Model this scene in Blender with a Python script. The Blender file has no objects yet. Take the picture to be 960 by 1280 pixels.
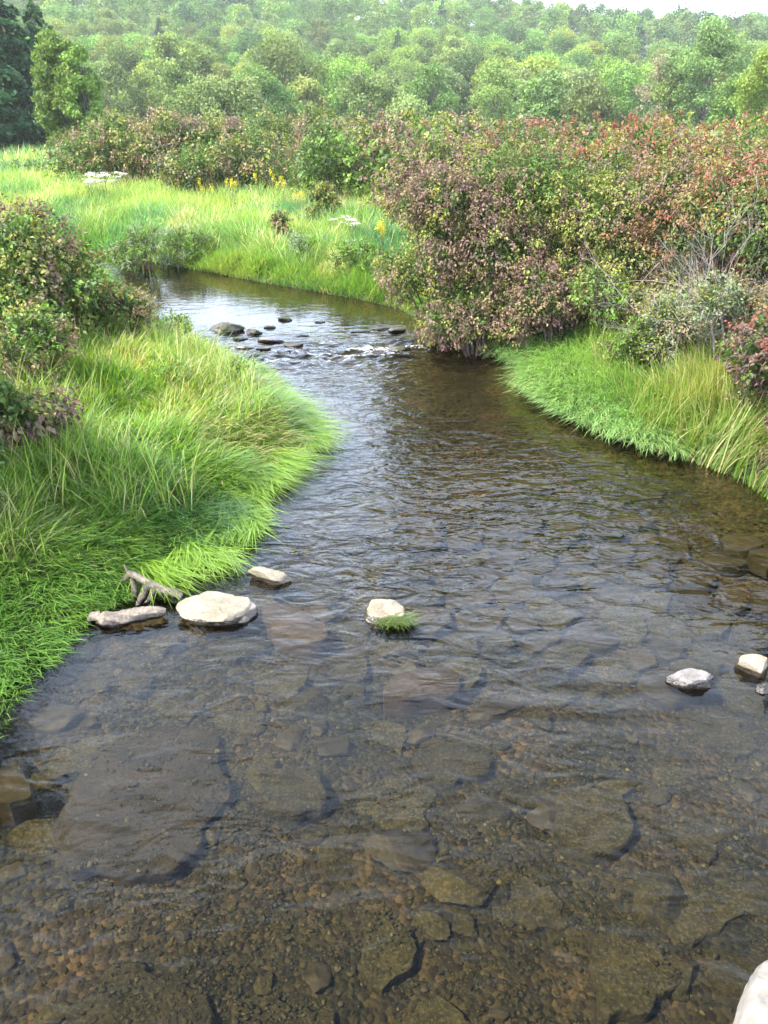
import bpy, bmesh, math, random
import numpy as np
from mathutils import Vector, noise as mnoise

# ------------------------------------------------------------------ camera, light, exposure
scene = bpy.context.scene
COL = scene.collection
R = math.radians
CAM_H = 4.0
PITCH = 26.1
FPX = 1031.0                       # focal length in photo pixels (960 x 1280)

cam_d = bpy.data.cameras.new("camera")
cam_d.sensor_fit = 'VERTICAL'
cam_d.sensor_height = 36.0
cam_d.lens = 36.0 * FPX / 1280.0
cam_d.clip_start = 0.05
cam_d.clip_end = 5000
cam = bpy.data.objects.new("camera", cam_d)
cam.location = (0, 0, CAM_H)
cam.rotation_euler = (R(90 - PITCH), 0, 0)
COL.objects.link(cam)
scene.camera = cam

SUN_EL = 52.0
SUN_DIR = np.array([-0.88, -0.40])   # horizontal direction towards the sun
SUN_DIR = SUN_DIR / np.linalg.norm(SUN_DIR)
sun_vec = Vector((SUN_DIR[0] * math.cos(R(SUN_EL)), SUN_DIR[1] * math.cos(R(SUN_EL)), math.sin(R(SUN_EL))))
sd = bpy.data.lights.new("sun", 'SUN')
sd.energy = 5.0
sd.angle = R(0.5)
sd.color = (1.0, 0.95, 0.86)
sun = bpy.data.objects.new("sun", sd)
sun.rotation_euler = sun_vec.to_track_quat('Z', 'Y').to_euler()
COL.objects.link(sun)

world = bpy.data.worlds.new("World")
scene.world = world
world.use_nodes = True
wn, wl = world.node_tree.nodes, world.node_tree.links
wn.clear()
w_out = wn.new('ShaderNodeOutputWorld')
w_bg = wn.new('ShaderNodeBackground')
w_sky = wn.new('ShaderNodeTexSky')
w_sky.sky_type = 'NISHITA'
w_sky.sun_disc = False
w_sky.sun_elevation = R(SUN_EL)
w_sky.sun_rotation = math.atan2(SUN_DIR[0], SUN_DIR[1])
w_sky.air_density = 1.0
w_sky.dust_density = 1.2
w_sky.ozone_density = 1.0
w_bg.inputs['Strength'].default_value = 0.15
# thin summer cloud
tc = wn.new('ShaderNodeTexCoord')
mp = wn.new('ShaderNodeMapping'); mp.inputs['Scale'].default_value = (1.0, 1.0, 3.2)
nz = wn.new('ShaderNodeTexNoise'); nz.inputs['Scale'].default_value = 2.3; nz.inputs['Detail'].default_value = 7
nz.inputs['Roughness'].default_value = 0.55
cr = wn.new('ShaderNodeValToRGB')
cr.color_ramp.elements[0].position = 0.44; cr.color_ramp.elements[0].color = (0, 0, 0, 1)
cr.color_ramp.elements[1].position = 0.66; cr.color_ramp.elements[1].color = (1, 1, 1, 1)
mx = wn.new('ShaderNodeMix'); mx.data_type = 'RGBA'
mx.inputs['B'].default_value = (10.0, 12.0, 15.6, 1)
wl.new(tc.outputs['Generated'], mp.inputs['Vector']); wl.new(mp.outputs[0], nz.inputs['Vector'])
wl.new(nz.outputs['Fac'], cr.inputs['Fac']); sx = wn.new('ShaderNodeSeparateXYZ'); wl.new(tc.outputs['Generated'], sx.inputs[0])
zhi = wn.new('ShaderNodeMapRange'); zhi.inputs['From Min'].default_value = 0.6; zhi.inputs['From Max'].default_value = 0.85
zhi.inputs['To Min'].default_value = 1.0; zhi.inputs['To Max'].default_value = 0.1
zlo = wn.new('ShaderNodeMapRange'); zlo.inputs['From Min'].default_value = 0.40; zlo.inputs['From Max'].default_value = 0.82
zlo.inputs['To Min'].default_value = 1.0; zlo.inputs['To Max'].default_value = 0.0
wl.new(sx.outputs['Z'], zhi.inputs['Value']); wl.new(sx.outputs['Z'], zlo.inputs['Value'])
cm1 = wn.new('ShaderNodeMath'); cm1.operation = 'MULTIPLY'; cm2 = wn.new('ShaderNodeMath'); cm2.operation = 'MAXIMUM'
wl.new(cr.outputs['Color'], cm1.inputs[0]); wl.new(zhi.outputs[0], cm1.inputs[1])
wl.new(cm1.outputs[0], cm2.inputs[0]); wl.new(zlo.outputs[0], cm2.inputs[1]); wl.new(cm2.outputs[0], mx.inputs['Factor'])
wl.new(w_sky.outputs[0], mx.inputs['A']); wl.new(mx.outputs['Result'], w_bg.inputs['Color'])
wl.new(w_bg.outputs[0], w_out.inputs['Surface'])

scene.view_settings.view_transform = 'Standard'
scene.view_settings.look = 'None'
scene.view_settings.gamma = 1.0
scene.view_settings.exposure = 1.58
scene.view_settings.use_curve_mapping = False
scene.render.engine = 'CYCLES'
cy = scene.cycles
cy.max_bounces = 7; cy.diffuse_bounces = 3; cy.glossy_bounces = 2; cy.transmission_bounces = 3
cy.transparent_max_bounces = 8; cy.volume_bounces = 1
cy.caustics_reflective = False; cy.caustics_refractive = False
cy.use_denoising = True
cy.sample_clamp_indirect = 6; cy.sample_clamp_direct = 12

# ------------------------------------------------------------------ helpers
rs = np.random.default_rng(7)

def norm(v):
    return v / np.maximum(np.linalg.norm(v, axis=-1, keepdims=True), 1e-9)

def at(px, py, z=0.0):
    """point of the plane at height z seen at photo pixel (px, py)"""
    cx = (px - 480.0) / FPX; cyy = (640.0 - py) / FPX
    p = R(PITCH)
    d = np.array([cx, math.cos(p) + cyy * math.sin(p), -math.sin(p) + cyy * math.cos(p)])
    t = (z - CAM_H) / d[2]
    return np.array([d[0] * t, d[1] * t, z])

def atd(px, d):
    """x for a photo column at ground distance d and about mid height"""
    zc = d * math.cos(R(PITCH)) + 2.0 * math.sin(R(PITCH))
    return (px - 480.0) / FPX * zc

def ztop(py, d):
    """height that appears at photo row py at ground distance d"""
    a = math.atan((640.0 - py) / FPX) - R(PITCH)
    return CAM_H + d * math.tan(a)

def _h(ix, iy, iz, seed):
    h = (ix * 374761393 + iy * 668265263 + iz * 2147483647 + seed * 974634777) & 0xFFFFFFFF
    h = ((h ^ (h >> 13)) * 1274126177) & 0xFFFFFFFF
    h = ((h ^ (h >> 15)) * 2246822519) & 0xFFFFFFFF
    return ((h ^ (h >> 16)) & 0xFFFFFF) / float(0xFFFFFF)

def vnoise(P, scale=1.0, seed=0):
    P = np.asarray(P, dtype=np.float64) * scale
    if P.shape[-1] == 2:
        P = np.concatenate([P, np.zeros(P.shape[:-1] + (1,))], -1)
    i = np.floor(P).astype(np.int64); f = P - i; f = f * f * (3 - 2 * f)
    r = 0
    for a in (0, 1):
        for b in (0, 1):
            for c in (0, 1):
                w = (f[..., 0] if a else 1 - f[..., 0]) * (f[..., 1] if b else 1 - f[..., 1]) * (f[..., 2] if c else 1 - f[..., 2])
                r = r + w * _h(i[..., 0] + a, i[..., 1] + b, i[..., 2] + c, seed)
    return r

def fbm(P, scale=1.0, seed=0, octaves=4, gain=0.5):
    s = 0; a = 1.0; t = 0
    for k in range(octaves):
        s = s + a * vnoise(P, scale * 2 ** k, seed + 17 * k); t += a; a *= gain
    return s / t

def tag(o, label=None, cat=None, group=None, kind=None):
    if label: o['label'] = label
    if cat: o['category'] = cat
    if group: o['group'] = group
    if kind: o['kind'] = kind
    return o

def empty(name, loc, rz=0.0):
    o = bpy.data.objects.new(name, None)
    o.empty_display_size = 0.2
    o.location = loc; o.rotation_euler = (0, 0, rz)
    COL.objects.link(o)
    return o

def build(name, V, F, mat, parent=None, col=None, smooth=False, loc=None):
    V = np.asarray(V, dtype=np.float32)
    if loc is not None:
        V = V - np.asarray(loc, dtype=np.float32)
    me = bpy.data.meshes.new(name)
    me.vertices.add(len(V)); me.vertices.foreach_set('co', V.ravel())
    if isinstance(F, np.ndarray):
        k = F.shape[1]; n = len(F)
        me.loops.add(n * k); me.loops.foreach_set('vertex_index', F.astype(np.int32).ravel())
        me.polygons.add(n); me.polygons.foreach_set('loop_start', np.arange(0, n * k, k, dtype=np.int32))
        try: me.polygons.foreach_set('loop_total', np.full(n, k, dtype=np.int32))
        except Exception: pass
        me.polygons.foreach_set('use_smooth', np.full(n, smooth, dtype=bool))
        me.update(calc_edges=True)
    else:
        bpy.data.meshes.remove(me)
        me = bpy.data.meshes.new(name)
        me.from_pydata([tuple(map(float, v)) for v in V], [], F)
        me.update()
        me.polygons.foreach_set('use_smooth', np.full(len(me.polygons), smooth, dtype=bool))
    if col is not None:
        a = me.attributes.new('Col', 'FLOAT_COLOR', 'POINT')
        c = np.ones((len(V), 4), dtype=np.float32); c[:, :3] = col
        a.data.foreach_set('color', c.ravel())
    if mat: me.materials.append(mat)
    o = bpy.data.objects.new(name, me)
    COL.objects.link(o)
    if parent is not None:
        o.parent = parent
    elif loc is not None:
        o.location = tuple(float(x) for x in loc)
    return o

class Geo:
    """collects quads (or tris) with per-vertex colour"""
    def __init__(s): s.V = []; s.F = []; s.C = []; s.n = 0
    def add(s, V, F, C):
        s.V.append(V); s.F.append(F + s.n); s.C.append(C); s.n += len(V)
    def get(s):
        return np.concatenate(s.V), np.concatenate(s.F), np.concatenate(s.C)

def leaf_geo(P, D, N, L, W, C, fold=0.25):
    """leaves with a folded midrib: 5 verts, 2 quads each"""
    n = len(P); D = norm(D); S = norm(np.cross(D, N)); N = norm(np.cross(S, D))
    L = np.asarray(L).reshape(-1, 1) * np.ones((n, 1)); W = np.asarray(W).reshape(-1, 1) * np.ones((n, 1))
    V = np.empty((n, 5, 3))
    V[:, 0] = P
    V[:, 1] = P + D * L * 0.42 + S * W * 0.5 + N * W * fold
    V[:, 2] = P + D * L - N * L * 0.12
    V[:, 3] = P + D * L * 0.42 - S * W * 0.5 + N * W * fold
    V[:, 4] = P + D * L * 0.5
    base = (np.arange(n) * 5)[:, None]
    F = np.concatenate([base + np.array([[0, 1, 2, 4]]), base + np.array([[0, 4, 2, 3]])], 0)
    return V.reshape(-1, 3), F, np.repeat(C, 5, axis=0)

def flake_geo(P, D, N, L, W, C):
    """small distant leaf sprays: 4 verts, 1 quad each"""
    n = len(P); D = norm(D); S = norm(np.cross(D, N))
    L = np.asarray(L).reshape(-1, 1) * np.ones((n, 1)); W = np.asarray(W).reshape(-1, 1) * np.ones((n, 1))
    V = np.empty((n, 4, 3))
    V[:, 0] = P - D * L * 0.5; V[:, 1] = P + S * W * 0.5; V[:, 2] = P + D * L * 0.5; V[:, 3] = P - S * W * 0.5
    F = (np.arange(n) * 4)[:, None] + np.array([[0, 1, 2, 3]])
    return V.reshape(-1, 3), F, np.repeat(C, 4, axis=0)

def blade_geo(P, az, th0, th1, L, W, C, nseg=4, twist=None, tipc=None):
    """grass blades: bend from th0 to th1 (angle off vertical) towards azimuth az"""
    n = len(P)
    dirx = np.stack([np.cos(az), np.sin(az), np.zeros(n)], -1)
    tw = az + np.pi / 2 + (twist if twist is not None else 0)
    side = np.stack([np.cos(tw), np.sin(tw), np.zeros(n)], -1)
    V = np.empty((n, (nseg + 1) * 2, 3)); CC = np.empty((n, (nseg + 1) * 2, 3))
    p = P.copy()
    for k in range(nseg + 1):
        t = k / nseg
        w = W * (1 - t ** 1.6 * 0.93) * (0.75 + 0.25 * min(1, t * 4))
        V[:, 2 * k] = p + side * w[:, None] * 0.5
        V[:, 2 * k + 1] = p - side * w[:, None] * 0.5
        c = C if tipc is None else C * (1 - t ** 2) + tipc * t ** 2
        CC[:, 2 * k] = c; CC[:, 2 * k + 1] = c
        th = th0 + (th1 - th0) * (t + 0.5 / nseg)
        p = p + (L / nseg)[:, None] * (dirx * np.sin(th)[:, None] + np.array([0, 0, 1.0]) * np.cos(th)[:, None])
    base = (np.arange(n) * (nseg + 1) * 2)[:, None]
    F = np.concatenate([base + np.array([[2 * k, 2 * k + 1, 2 * k + 3, 2 * k + 2]]) for k in range(nseg)], 0)
    return V.reshape(-1, 3), F, CC.reshape(-1, 3)

def tubes(lines, sides=5):
    """lines: list of (points (m,3), radii (m,)) -> one mesh of tapered tubes"""
    VV = []; FF = []; n = 0
    for pts, rad in lines:
        pts = np.asarray(pts, float); rad = np.asarray(rad, float); m = len(pts)
        t = norm(np.gradient(pts, axis=0))
        ref = np.where(np.abs(t[:, 2:3]) > 0.9, np.array([[1.0, 0, 0]]), np.array([[0, 0, 1.0]]))
        a = norm(np.cross(t, ref)); b = np.cross(t, a)
        ang = np.arange(sides) * 2 * np.pi / sides
        ring = pts[:, None] + rad[:, None, None] * (a[:, None] * np.cos(ang)[None, :, None] + b[:, None] * np.sin(ang)[None, :, None])
        VV.append(ring.reshape(-1, 3))
        i = np.arange(m - 1)[:, None] * sides; j = np.arange(sides)[None]
        q = np.stack([i + j, i + (j + 1) % sides, i + sides + (j + 1) % sides, i + sides + j], -1).reshape(-1, 4)
        FF.append(q + n); n += m * sides
    return np.concatenate(VV), np.concatenate(FF)

# ------------------------------------------------------------------ materials
def mat_new(name):
    m = bpy.data.materials.new(name); m.use_nodes = True
    nt = m.node_tree; nt.nodes.clear()
    out = nt.nodes.new('ShaderNodeOutputMaterial')
    return m, nt, out

def N(nt, t, **kw):
    n = nt.nodes.new(t)
    for k, v in kw.items():
        if hasattr(n, k): setattr(n, k, v)
        else: n.inputs[k].default_value = v
    return n

def foliage_mat(name, transl=0.35, rough=0.45, spec=0.4, rand=0.0, nscale=6.0, namp=0.35, tcol=(1.15, 1.25, 0.55)):
    m, nt, out = mat_new(name); L = nt.links
    a = N(nt, 'ShaderNodeAttribute'); a.attribute_name = 'Col'
    geo = N(nt, 'ShaderNodeNewGeometry')
    nz = N(nt, 'ShaderNodeTexNoise'); nz.inputs['Scale'].default_value = nscale; nz.inputs['Detail'].default_value = 3
    L.new(geo.outputs['Position'], nz.inputs['Vector'])
    mr = N(nt, 'ShaderNodeMapRange'); mr.inputs['To Min'].default_value = 1 - namp; mr.inputs['To Max'].default_value = 1 + namp
    L.new(nz.outputs['Fac'], mr.inputs['Value'])
    hs = N(nt, 'ShaderNodeHueSaturation')
    L.new(a.outputs['Color'], hs.inputs['Color'])
    if rand > 0:
        oi = N(nt, 'ShaderNodeObjectInfo')
        m1 = N(nt, 'ShaderNodeMapRange'); m1.inputs['To Min'].default_value = 0.5 - rand * 0.07; m1.inputs['To Max'].default_value = 0.5 + rand * 0.015
        L.new(oi.outputs['Random'], m1.inputs['Value']); L.new(m1.outputs[0], hs.inputs['Hue'])
        m2 = N(nt, 'ShaderNodeMath', operation='MULTIPLY'); m2.inputs[1].default_value = 7.31
        m3 = N(nt, 'ShaderNodeMath', operation='FRACT')
        m4 = N(nt, 'ShaderNodeMapRange'); m4.inputs['To Min'].default_value = 1 - rand * 0.5; m4.inputs['To Max'].default_value = 1 + rand * 0.5
        L.new(oi.outputs['Random'], m2.inputs[0]); L.new(m2.outputs[0], m3.inputs[0]); L.new(m3.outputs[0], m4.inputs['Value'])
        mm = N(nt, 'ShaderNodeMath', operation='MULTIPLY'); L.new(m4.outputs[0], mm.inputs[0]); L.new(mr.outputs[0], mm.inputs[1])
        L.new(mm.outputs[0], hs.inputs['Value'])
    else:
        L.new(mr.outputs[0], hs.inputs['Value'])
    b = N(nt, 'ShaderNodeBsdfPrincipled'); b.inputs['Roughness'].default_value = rough
    b.inputs['Specular IOR Level'].default_value = spec
    L.new(hs.outputs[0], b.inputs['Base Color'])
    tr = N(nt, 'ShaderNodeBsdfTranslucent')
    mu = N(nt, 'ShaderNodeMix', data_type='RGBA', blend_type='MULTIPLY'); mu.inputs['Factor'].default_value = 1.0
    mu.inputs['B'].default_value = (*tcol, 1)
    L.new(hs.outputs[0], mu.inputs['A']); L.new(mu.outputs['Result'], tr.inputs['Color'])
    mxs = N(nt, 'ShaderNodeMixShader'); mxs.inputs[0].default_value = transl
    L.new(b.outputs[0], mxs.inputs[1]); L.new(tr.outputs[0], mxs.inputs[2]); L.new(mxs.outputs[0], out.inputs['Surface'])
    return m

def rock_mat(name, c1, c2, c3, scale=3.0, bump=0.35, rough=0.8, wet=None, speck=40.0, waterdark=0.0, moss=0.0):
    """stone: two tones by noise, small specks, a wet dark foot up to height `wet`, optional moss on top"""
    m, nt, out = mat_new(name); L = nt.links
    geo = N(nt, 'ShaderNodeNewGeometry')
    n1 = N(nt, 'ShaderNodeTexNoise'); n1.inputs['Scale'].default_value = scale; n1.inputs['Detail'].default_value = 8; n1.inputs['Roughness'].default_value = 0.62
    n2 = N(nt, 'ShaderNodeTexNoise'); n2.inputs['Scale'].default_value = speck; n2.inputs['Detail'].default_value = 4
    L.new(geo.outputs['Position'], n1.inputs['Vector']); L.new(geo.outputs['Position'], n2.inputs['Vector'])
    r1 = N(nt, 'ShaderNodeValToRGB')
    r1.color_ramp.elements[0].position = 0.36; r1.color_ramp.elements[0].color = (*c1, 1)
    r1.color_ramp.elements[1].position = 0.62; r1.color_ramp.elements[1].color = (*c2, 1)
    L.new(n1.outputs['Fac'], r1.inputs['Fac'])
    r2 = N(nt, 'ShaderNodeValToRGB')
    r2.color_ramp.elements[0].position = 0.5; r2.color_ramp.elements[0].color = (0, 0, 0, 1)
    r2.color_ramp.elements[1].position = 0.68; r2.color_ramp.elements[1].color = (0.6, 0.6, 0.6, 1)
    L.new(n2.outputs['Fac'], r2.inputs['Fac'])
    mx = N(nt, 'ShaderNodeMix', data_type='RGBA'); mx.inputs['B'].default_value = (*c3, 1)
    L.new(r2.outputs[0], mx.inputs['Factor']); L.new(r1.outputs[0], mx.inputs['A'])
    colr = mx.outputs['Result']
    oi = N(nt, 'ShaderNodeObjectInfo')
    ov = N(nt, 'ShaderNodeMapRange'); ov.inputs['To Min'].default_value = 0.72; ov.inputs['To Max'].default_value = 1.28
    L.new(oi.outputs['Random'], ov.inputs['Value'])
    hs = N(nt, 'ShaderNodeHueSaturation'); L.new(colr, hs.inputs['Color']); 
    if wet is None: L.new(ov.outputs[0], hs.inputs['Value'])
    colr = hs.outputs[0]
    b = N(nt, 'ShaderNodeBsdfPrincipled'); b.inputs['Roughness'].default_value = rough
    if moss > 0:
        n3 = N(nt, 'ShaderNodeTexNoise'); n3.inputs['Scale'].default_value = 9; n3.inputs['Detail'].default_value = 5
        L.new(geo.outputs['Position'], n3.inputs['Vector'])
        r3 = N(nt, 'ShaderNodeValToRGB'); r3.color_ramp.elements[0].position = 0.62 - moss * 0.3; r3.color_ramp.elements[1].position = 0.72 - moss * 0.3
        L.new(n3.outputs['Fac'], r3.inputs['Fac'])
        m3 = N(nt, 'ShaderNodeMix', data_type='RGBA'); m3.inputs['B'].default_value = (0.035, 0.045, 0.012, 1)
        L.new(r3.outputs[0], m3.inputs['Factor']); L.new(colr, m3.inputs['A']); colr = m3.outputs['Result']
    if wet is not None:
        sp = N(nt, 'ShaderNodeSeparateXYZ'); L.new(geo.outputs['Position'], sp.inputs[0])
        ad = N(nt, 'ShaderNodeMath', operation='ADD')
        sc = N(nt, 'ShaderNodeMath', operation='MULTIPLY'); sc.inputs[1].default_value = -0.05
        L.new(n1.outputs['Fac'], sc.inputs[0]); L.new(sp.outputs['Z'], ad.inputs[0]); L.new(sc.outputs[0], ad.inputs[1])
        wr = N(nt, 'ShaderNodeMapRange'); wr.inputs['From Min'].default_value = wet - 0.025; wr.inputs['From Max'].default_value = wet - 0.015
        L.new(ad.outputs[0], wr.inputs['Value'])
        m4 = N(nt, 'ShaderNodeMix', data_type='RGBA', blend_type='MULTIPLY'); m4.inputs['Factor'].default_value = 1
        wc = N(nt, 'ShaderNodeMix', data_type='RGBA'); wc.inputs['A'].default_value = (0.16, 0.14, 0.12, 1); wc.inputs['B'].default_value = (1, 1, 1, 1)
        L.new(wr.outputs[0], wc.inputs['Factor']); L.new(colr, m4.inputs['A']); L.new(wc.outputs['Result'], m4.inputs['B'])
        colr = m4.outputs['Result']
        rr = N(nt, 'ShaderNodeMapRange'); rr.inputs['To Min'].default_value = 0.25; rr.inputs['To Max'].default_value = rough
        L.new(wr.outputs[0], rr.inputs['Value']); L.new(rr.outputs[0], b.inputs['Roughness'])
    L.new(colr, b.inputs['Base Color'])
    bp = N(nt, 'ShaderNodeBump'); bp.inputs['Strength'].default_value = bump; bp.inputs['Distance'].default_value = 0.04
    ad2 = N(nt, 'ShaderNodeMath', operation='ADD'); s2 = N(nt, 'ShaderNodeMath', operation='MULTIPLY'); s2.inputs[1].default_value = 0.3
    L.new(n2.outputs['Fac'], s2.inputs[0]); L.new(n1.outputs['Fac'], ad2.inputs[0]); L.new(s2.outputs[0], ad2.inputs[1])
    L.new(ad2.outputs[0], bp.inputs['Height']); L.new(bp.outputs[0], b.inputs['Normal'])
    L.new(b.outputs[0], out.inputs['Surface'])
    return m

M_leaf = foliage_mat('shrub_leaf', transl=0.32, rough=0.5, spec=0.3)
M_grass = foliage_mat('grass_blade', transl=0.42, rough=0.42, spec=0.45, nscale=1.3, namp=0.22, tcol=(1.2, 1.3, 0.5))
M_meadow = foliage_mat('meadow_blade', transl=0.42, rough=0.55, spec=0.3, nscale=0.6, namp=0.25, tcol=(1.2, 1.3, 0.5))
M_tree = foliage_mat('tree_leaf', transl=0.30, rough=0.6, spec=0.25, rand=0.55, nscale=0.35, namp=0.3)
M_dry = foliage_mat('dry_stalk', transl=0.15, rough=0.7, spec=0.2)
M_petal = foliage_mat('petal', transl=0.3, rough=0.7, spec=0.2, namp=0.1, tcol=(1, 1, 1))
M_bark = rock_mat('bark', (0.05, 0.037, 0.028), (0.11, 0.085, 0.065), (0.15, 0.13, 0.11), scale=2.0, rough=0.9)
M_twig = rock_mat('twig_bark', (0.06, 0.035, 0.028), (0.13, 0.08, 0.06), (0.16, 0.13, 0.1), scale=6.0, rough=0.85)
M_dead = rock_mat('dead_twig', (0.2, 0.17, 0.14), (0.34, 0.30, 0.26), (0.4, 0.36, 0.31), scale=6.0, rough=0.9)
M_pale = rock_mat('pale_stone', (0.15, 0.12, 0.08), (0.26, 0.22, 0.155), (0.10, 0.08, 0.055), scale=6.5, wet=0.045, bump=0.5, speck=70)
M_greyst = rock_mat('grey_stone', (0.10, 0.09, 0.08), (0.23, 0.205, 0.185), (0.08, 0.07, 0.065), scale=6.0, wet=0.045, bump=0.7, speck=60)
M_mossy = rock_mat('mossy_stone', (0.030, 0.026, 0.022), (0.085, 0.07, 0.058), (0.12, 0.11, 0.09), scale=5.0, wet=0.03, bump=0.6, moss=0.5)
M_slab = rock_mat('wet_slab', (0.052, 0.044, 0.034), (0.110, 0.086, 0.066), (0.045, 0.042, 0.026), scale=4.5, bump=0.5, rough=0.6, speck=22)
M_slab2 = rock_mat('wet_slab_olive', (0.035, 0.034, 0.016), (0.095, 0.080, 0.042), (0.22, 0.18, 0.10), scale=9.0, bump=1.0, rough=0.8, speck=48)
M_slab3 = rock_mat('brown_slab', (0.045, 0.037, 0.027), (0.108, 0.080, 0.060), (0.04, 0.035, 0.022), scale=5.0, bump=0.7, rough=0.8, speck=45)
M_slab4 = rock_mat('reddish_slab', (0.080, 0.056, 0.040), (0.150, 0.105, 0.078), (0.06, 0.045, 0.03), scale=3.0, bump=0.3, rough=0.7, speck=40)
M_boulder = rock_mat('boulder_stone', (0.125, 0.110, 0.092), (0.215, 0.195, 0.168), (0.20, 0.16, 0.10), scale=9.0, bump=0.4, speck=50, wet=-0.05)
M_wood = rock_mat('driftwood', (0.055, 0.042, 0.031), (0.19, 0.155, 0.12), (0.035, 0.027, 0.02), scale=7.0, bump=0.9, wet=0.03, speck=40)
M_darkwood = rock_mat('soaked_wood', (0.03, 0.022, 0.016), (0.12, 0.09, 0.06), (0.2, 0.16, 0.11), scale=6.0, bump=0.9, wet=0.03)

# ------------------------------------------------------------------ stream outline (photo pixels on the water plane -> metres)
left_px = [(-700, 1500), (-260, 1180), (-90, 1010), (0, 870), (55, 800), (105, 757), (165, 728), (225, 702), (290, 678), (304, 655),
           (304, 618), (345, 578), (385, 548), (362, 515), (325, 475), (285, 452), (240, 437), (212, 415), (185, 395), (160, 375),
           (140, 350), (105, 332), (30, 322), (-150, 316), (-600, 310)]
right_px = [(-600, 276), (-150, 287), (60, 303), (130, 318), (220, 333), (330, 354), (430, 371), (500, 386), (530, 408), (560, 430),
            (610, 447), (655, 456), (650, 484), (700, 517), (760, 546), (830, 566), (875, 580), (930, 600), (985, 640), (1060, 720), (1150, 850),
            (1250, 1000), (1500, 1500)]
poly = np.array([at(x, y)[:2] for x, y in left_px + right_px])

def seg_dist(P, A, B):
    d = B - A; t = np.clip(((P - A) @ d) / (d @ d), 0, 1)
    return np.linalg.norm(P - (A + t[:, None] * d), axis=1)

def sdist(P):
    """signed distance to the waterline, negative in the stream"""
    P = np.asarray(P, float).reshape(-1, 2)
    dmin = np.full(len(P), 1e9); inside = np.zeros(len(P), bool)
    for i in range(len(poly)):
        A, B = poly[i], poly[(i + 1) % len(poly)]
        dmin = np.minimum(dmin, seg_dist(P, A, B))
        c = ((A[1] > P[:, 1]) != (B[1] > P[:, 1]))
        xx = (B[0] - A[0]) * (P[:, 1] - A[1]) / (B[1] - A[1] + 1e-12) + A[0]
        inside ^= c & (P[:, 0] < xx)
    return np.where(inside, -dmin, dmin)

# etop: elevation angle of the tree tops on the skyline for an azimuth (x/y)
def etop(az):
    px = az * FPX * 0.9 + 480
    return np.interp(px, [-200, 300, 560, 700, 780, 870, 960, 1300], [7.6, 7.1, 6.3, 5.6, 5.15, 4.85, 4.4, 3.6])

def hill(x, y):
    y = np.maximum(y, 1.0)
    d = np.sqrt(x * x + y * y)
    az = np.clip(x / y, -1.2, 1.2)
    t = np.clip((d - 165) / 255.0, 0, 1.0)
    e = np.radians(1.95 + (etop(az) - 1.95) * t)
    z = -8.5 + d * np.tan(e) * 1.0
    z = np.where(d > 420, -8.5 + 420 * np.tan(e) + (d - 420) * 0.01, z)
    k = np.clip((d - 135) / 60, 0, 1); k = k * k * (3 - 2 * k)
    return np.maximum(z, 0) * k * np.where(y <= 1, 0, 1)

def ground_z(P):
    P = np.asarray(P, float).reshape(-1, 2)
    s = sdist(P)
    near = (np.abs(P[:, 0]) < 60) & (P[:, 1] < 90)
    bank = 0.5 * (1 - np.exp(-np.maximum(s, 0) / 2.1)) + 0.06 * np.minimum(np.maximum(s, 0), 1)
    bank = bank + (fbm(P, 0.6, 3) - 0.5) * 0.25 * np.clip(s, 0, 1.5)
    dep = 0.22 + 0.09 * (fbm(P, 0.5, 9) - 0.5) * 2
    bar = np.exp(-((P[:, 1] - (14.6 + 0.35 * P[:, 0])) / 0.9) ** 2)    # shallow riffle
    dep = dep * (1 - 0.5 * bar)
    bed = -dep * np.clip(-s / 0.35, 0, 1) ** 0.7
    bed = bed + (fbm(P, 3.6, 21, 4, .6) - 0.5) * 0.13 * np.clip(-s / 0.3, 0, 1)
    z = np.where(s > 0, bank, bed)
    y = P[:, 1]
    return z + hill(P[:, 0], y)

def axis(lo, hi, step, outs_lo, outs_hi, growth=1.16):
    a = list(np.arange(lo, hi + step * 0.5, step))
    s = step; x = a[-1]
    while x < outs_hi: s *= growth; x += s; a.append(x)
    s = step; x = a[0]; b = []
    while x > outs_lo: s *= growth; x -= s; b.append(x)
    return np.array(b[::-1] + a)

gx = axis(-9, 8, 0.07, -900, 900); gy = axis(1.0, 27, 0.08, -250, 1500, 1.12)
XX, YY = np.meshgrid(gx, gy); GP = np.stack([XX.ravel(), YY.ravel()], -1)
GZ = ground_z(GP)
nx, ny = len(gx), len(gy)
ii = (np.arange(ny - 1)[:, None] * nx + np.arange(nx - 1)[None]).reshape(-1)
GF = np.stack([ii, ii + 1, ii + nx + 1, ii + nx], -1)

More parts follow.
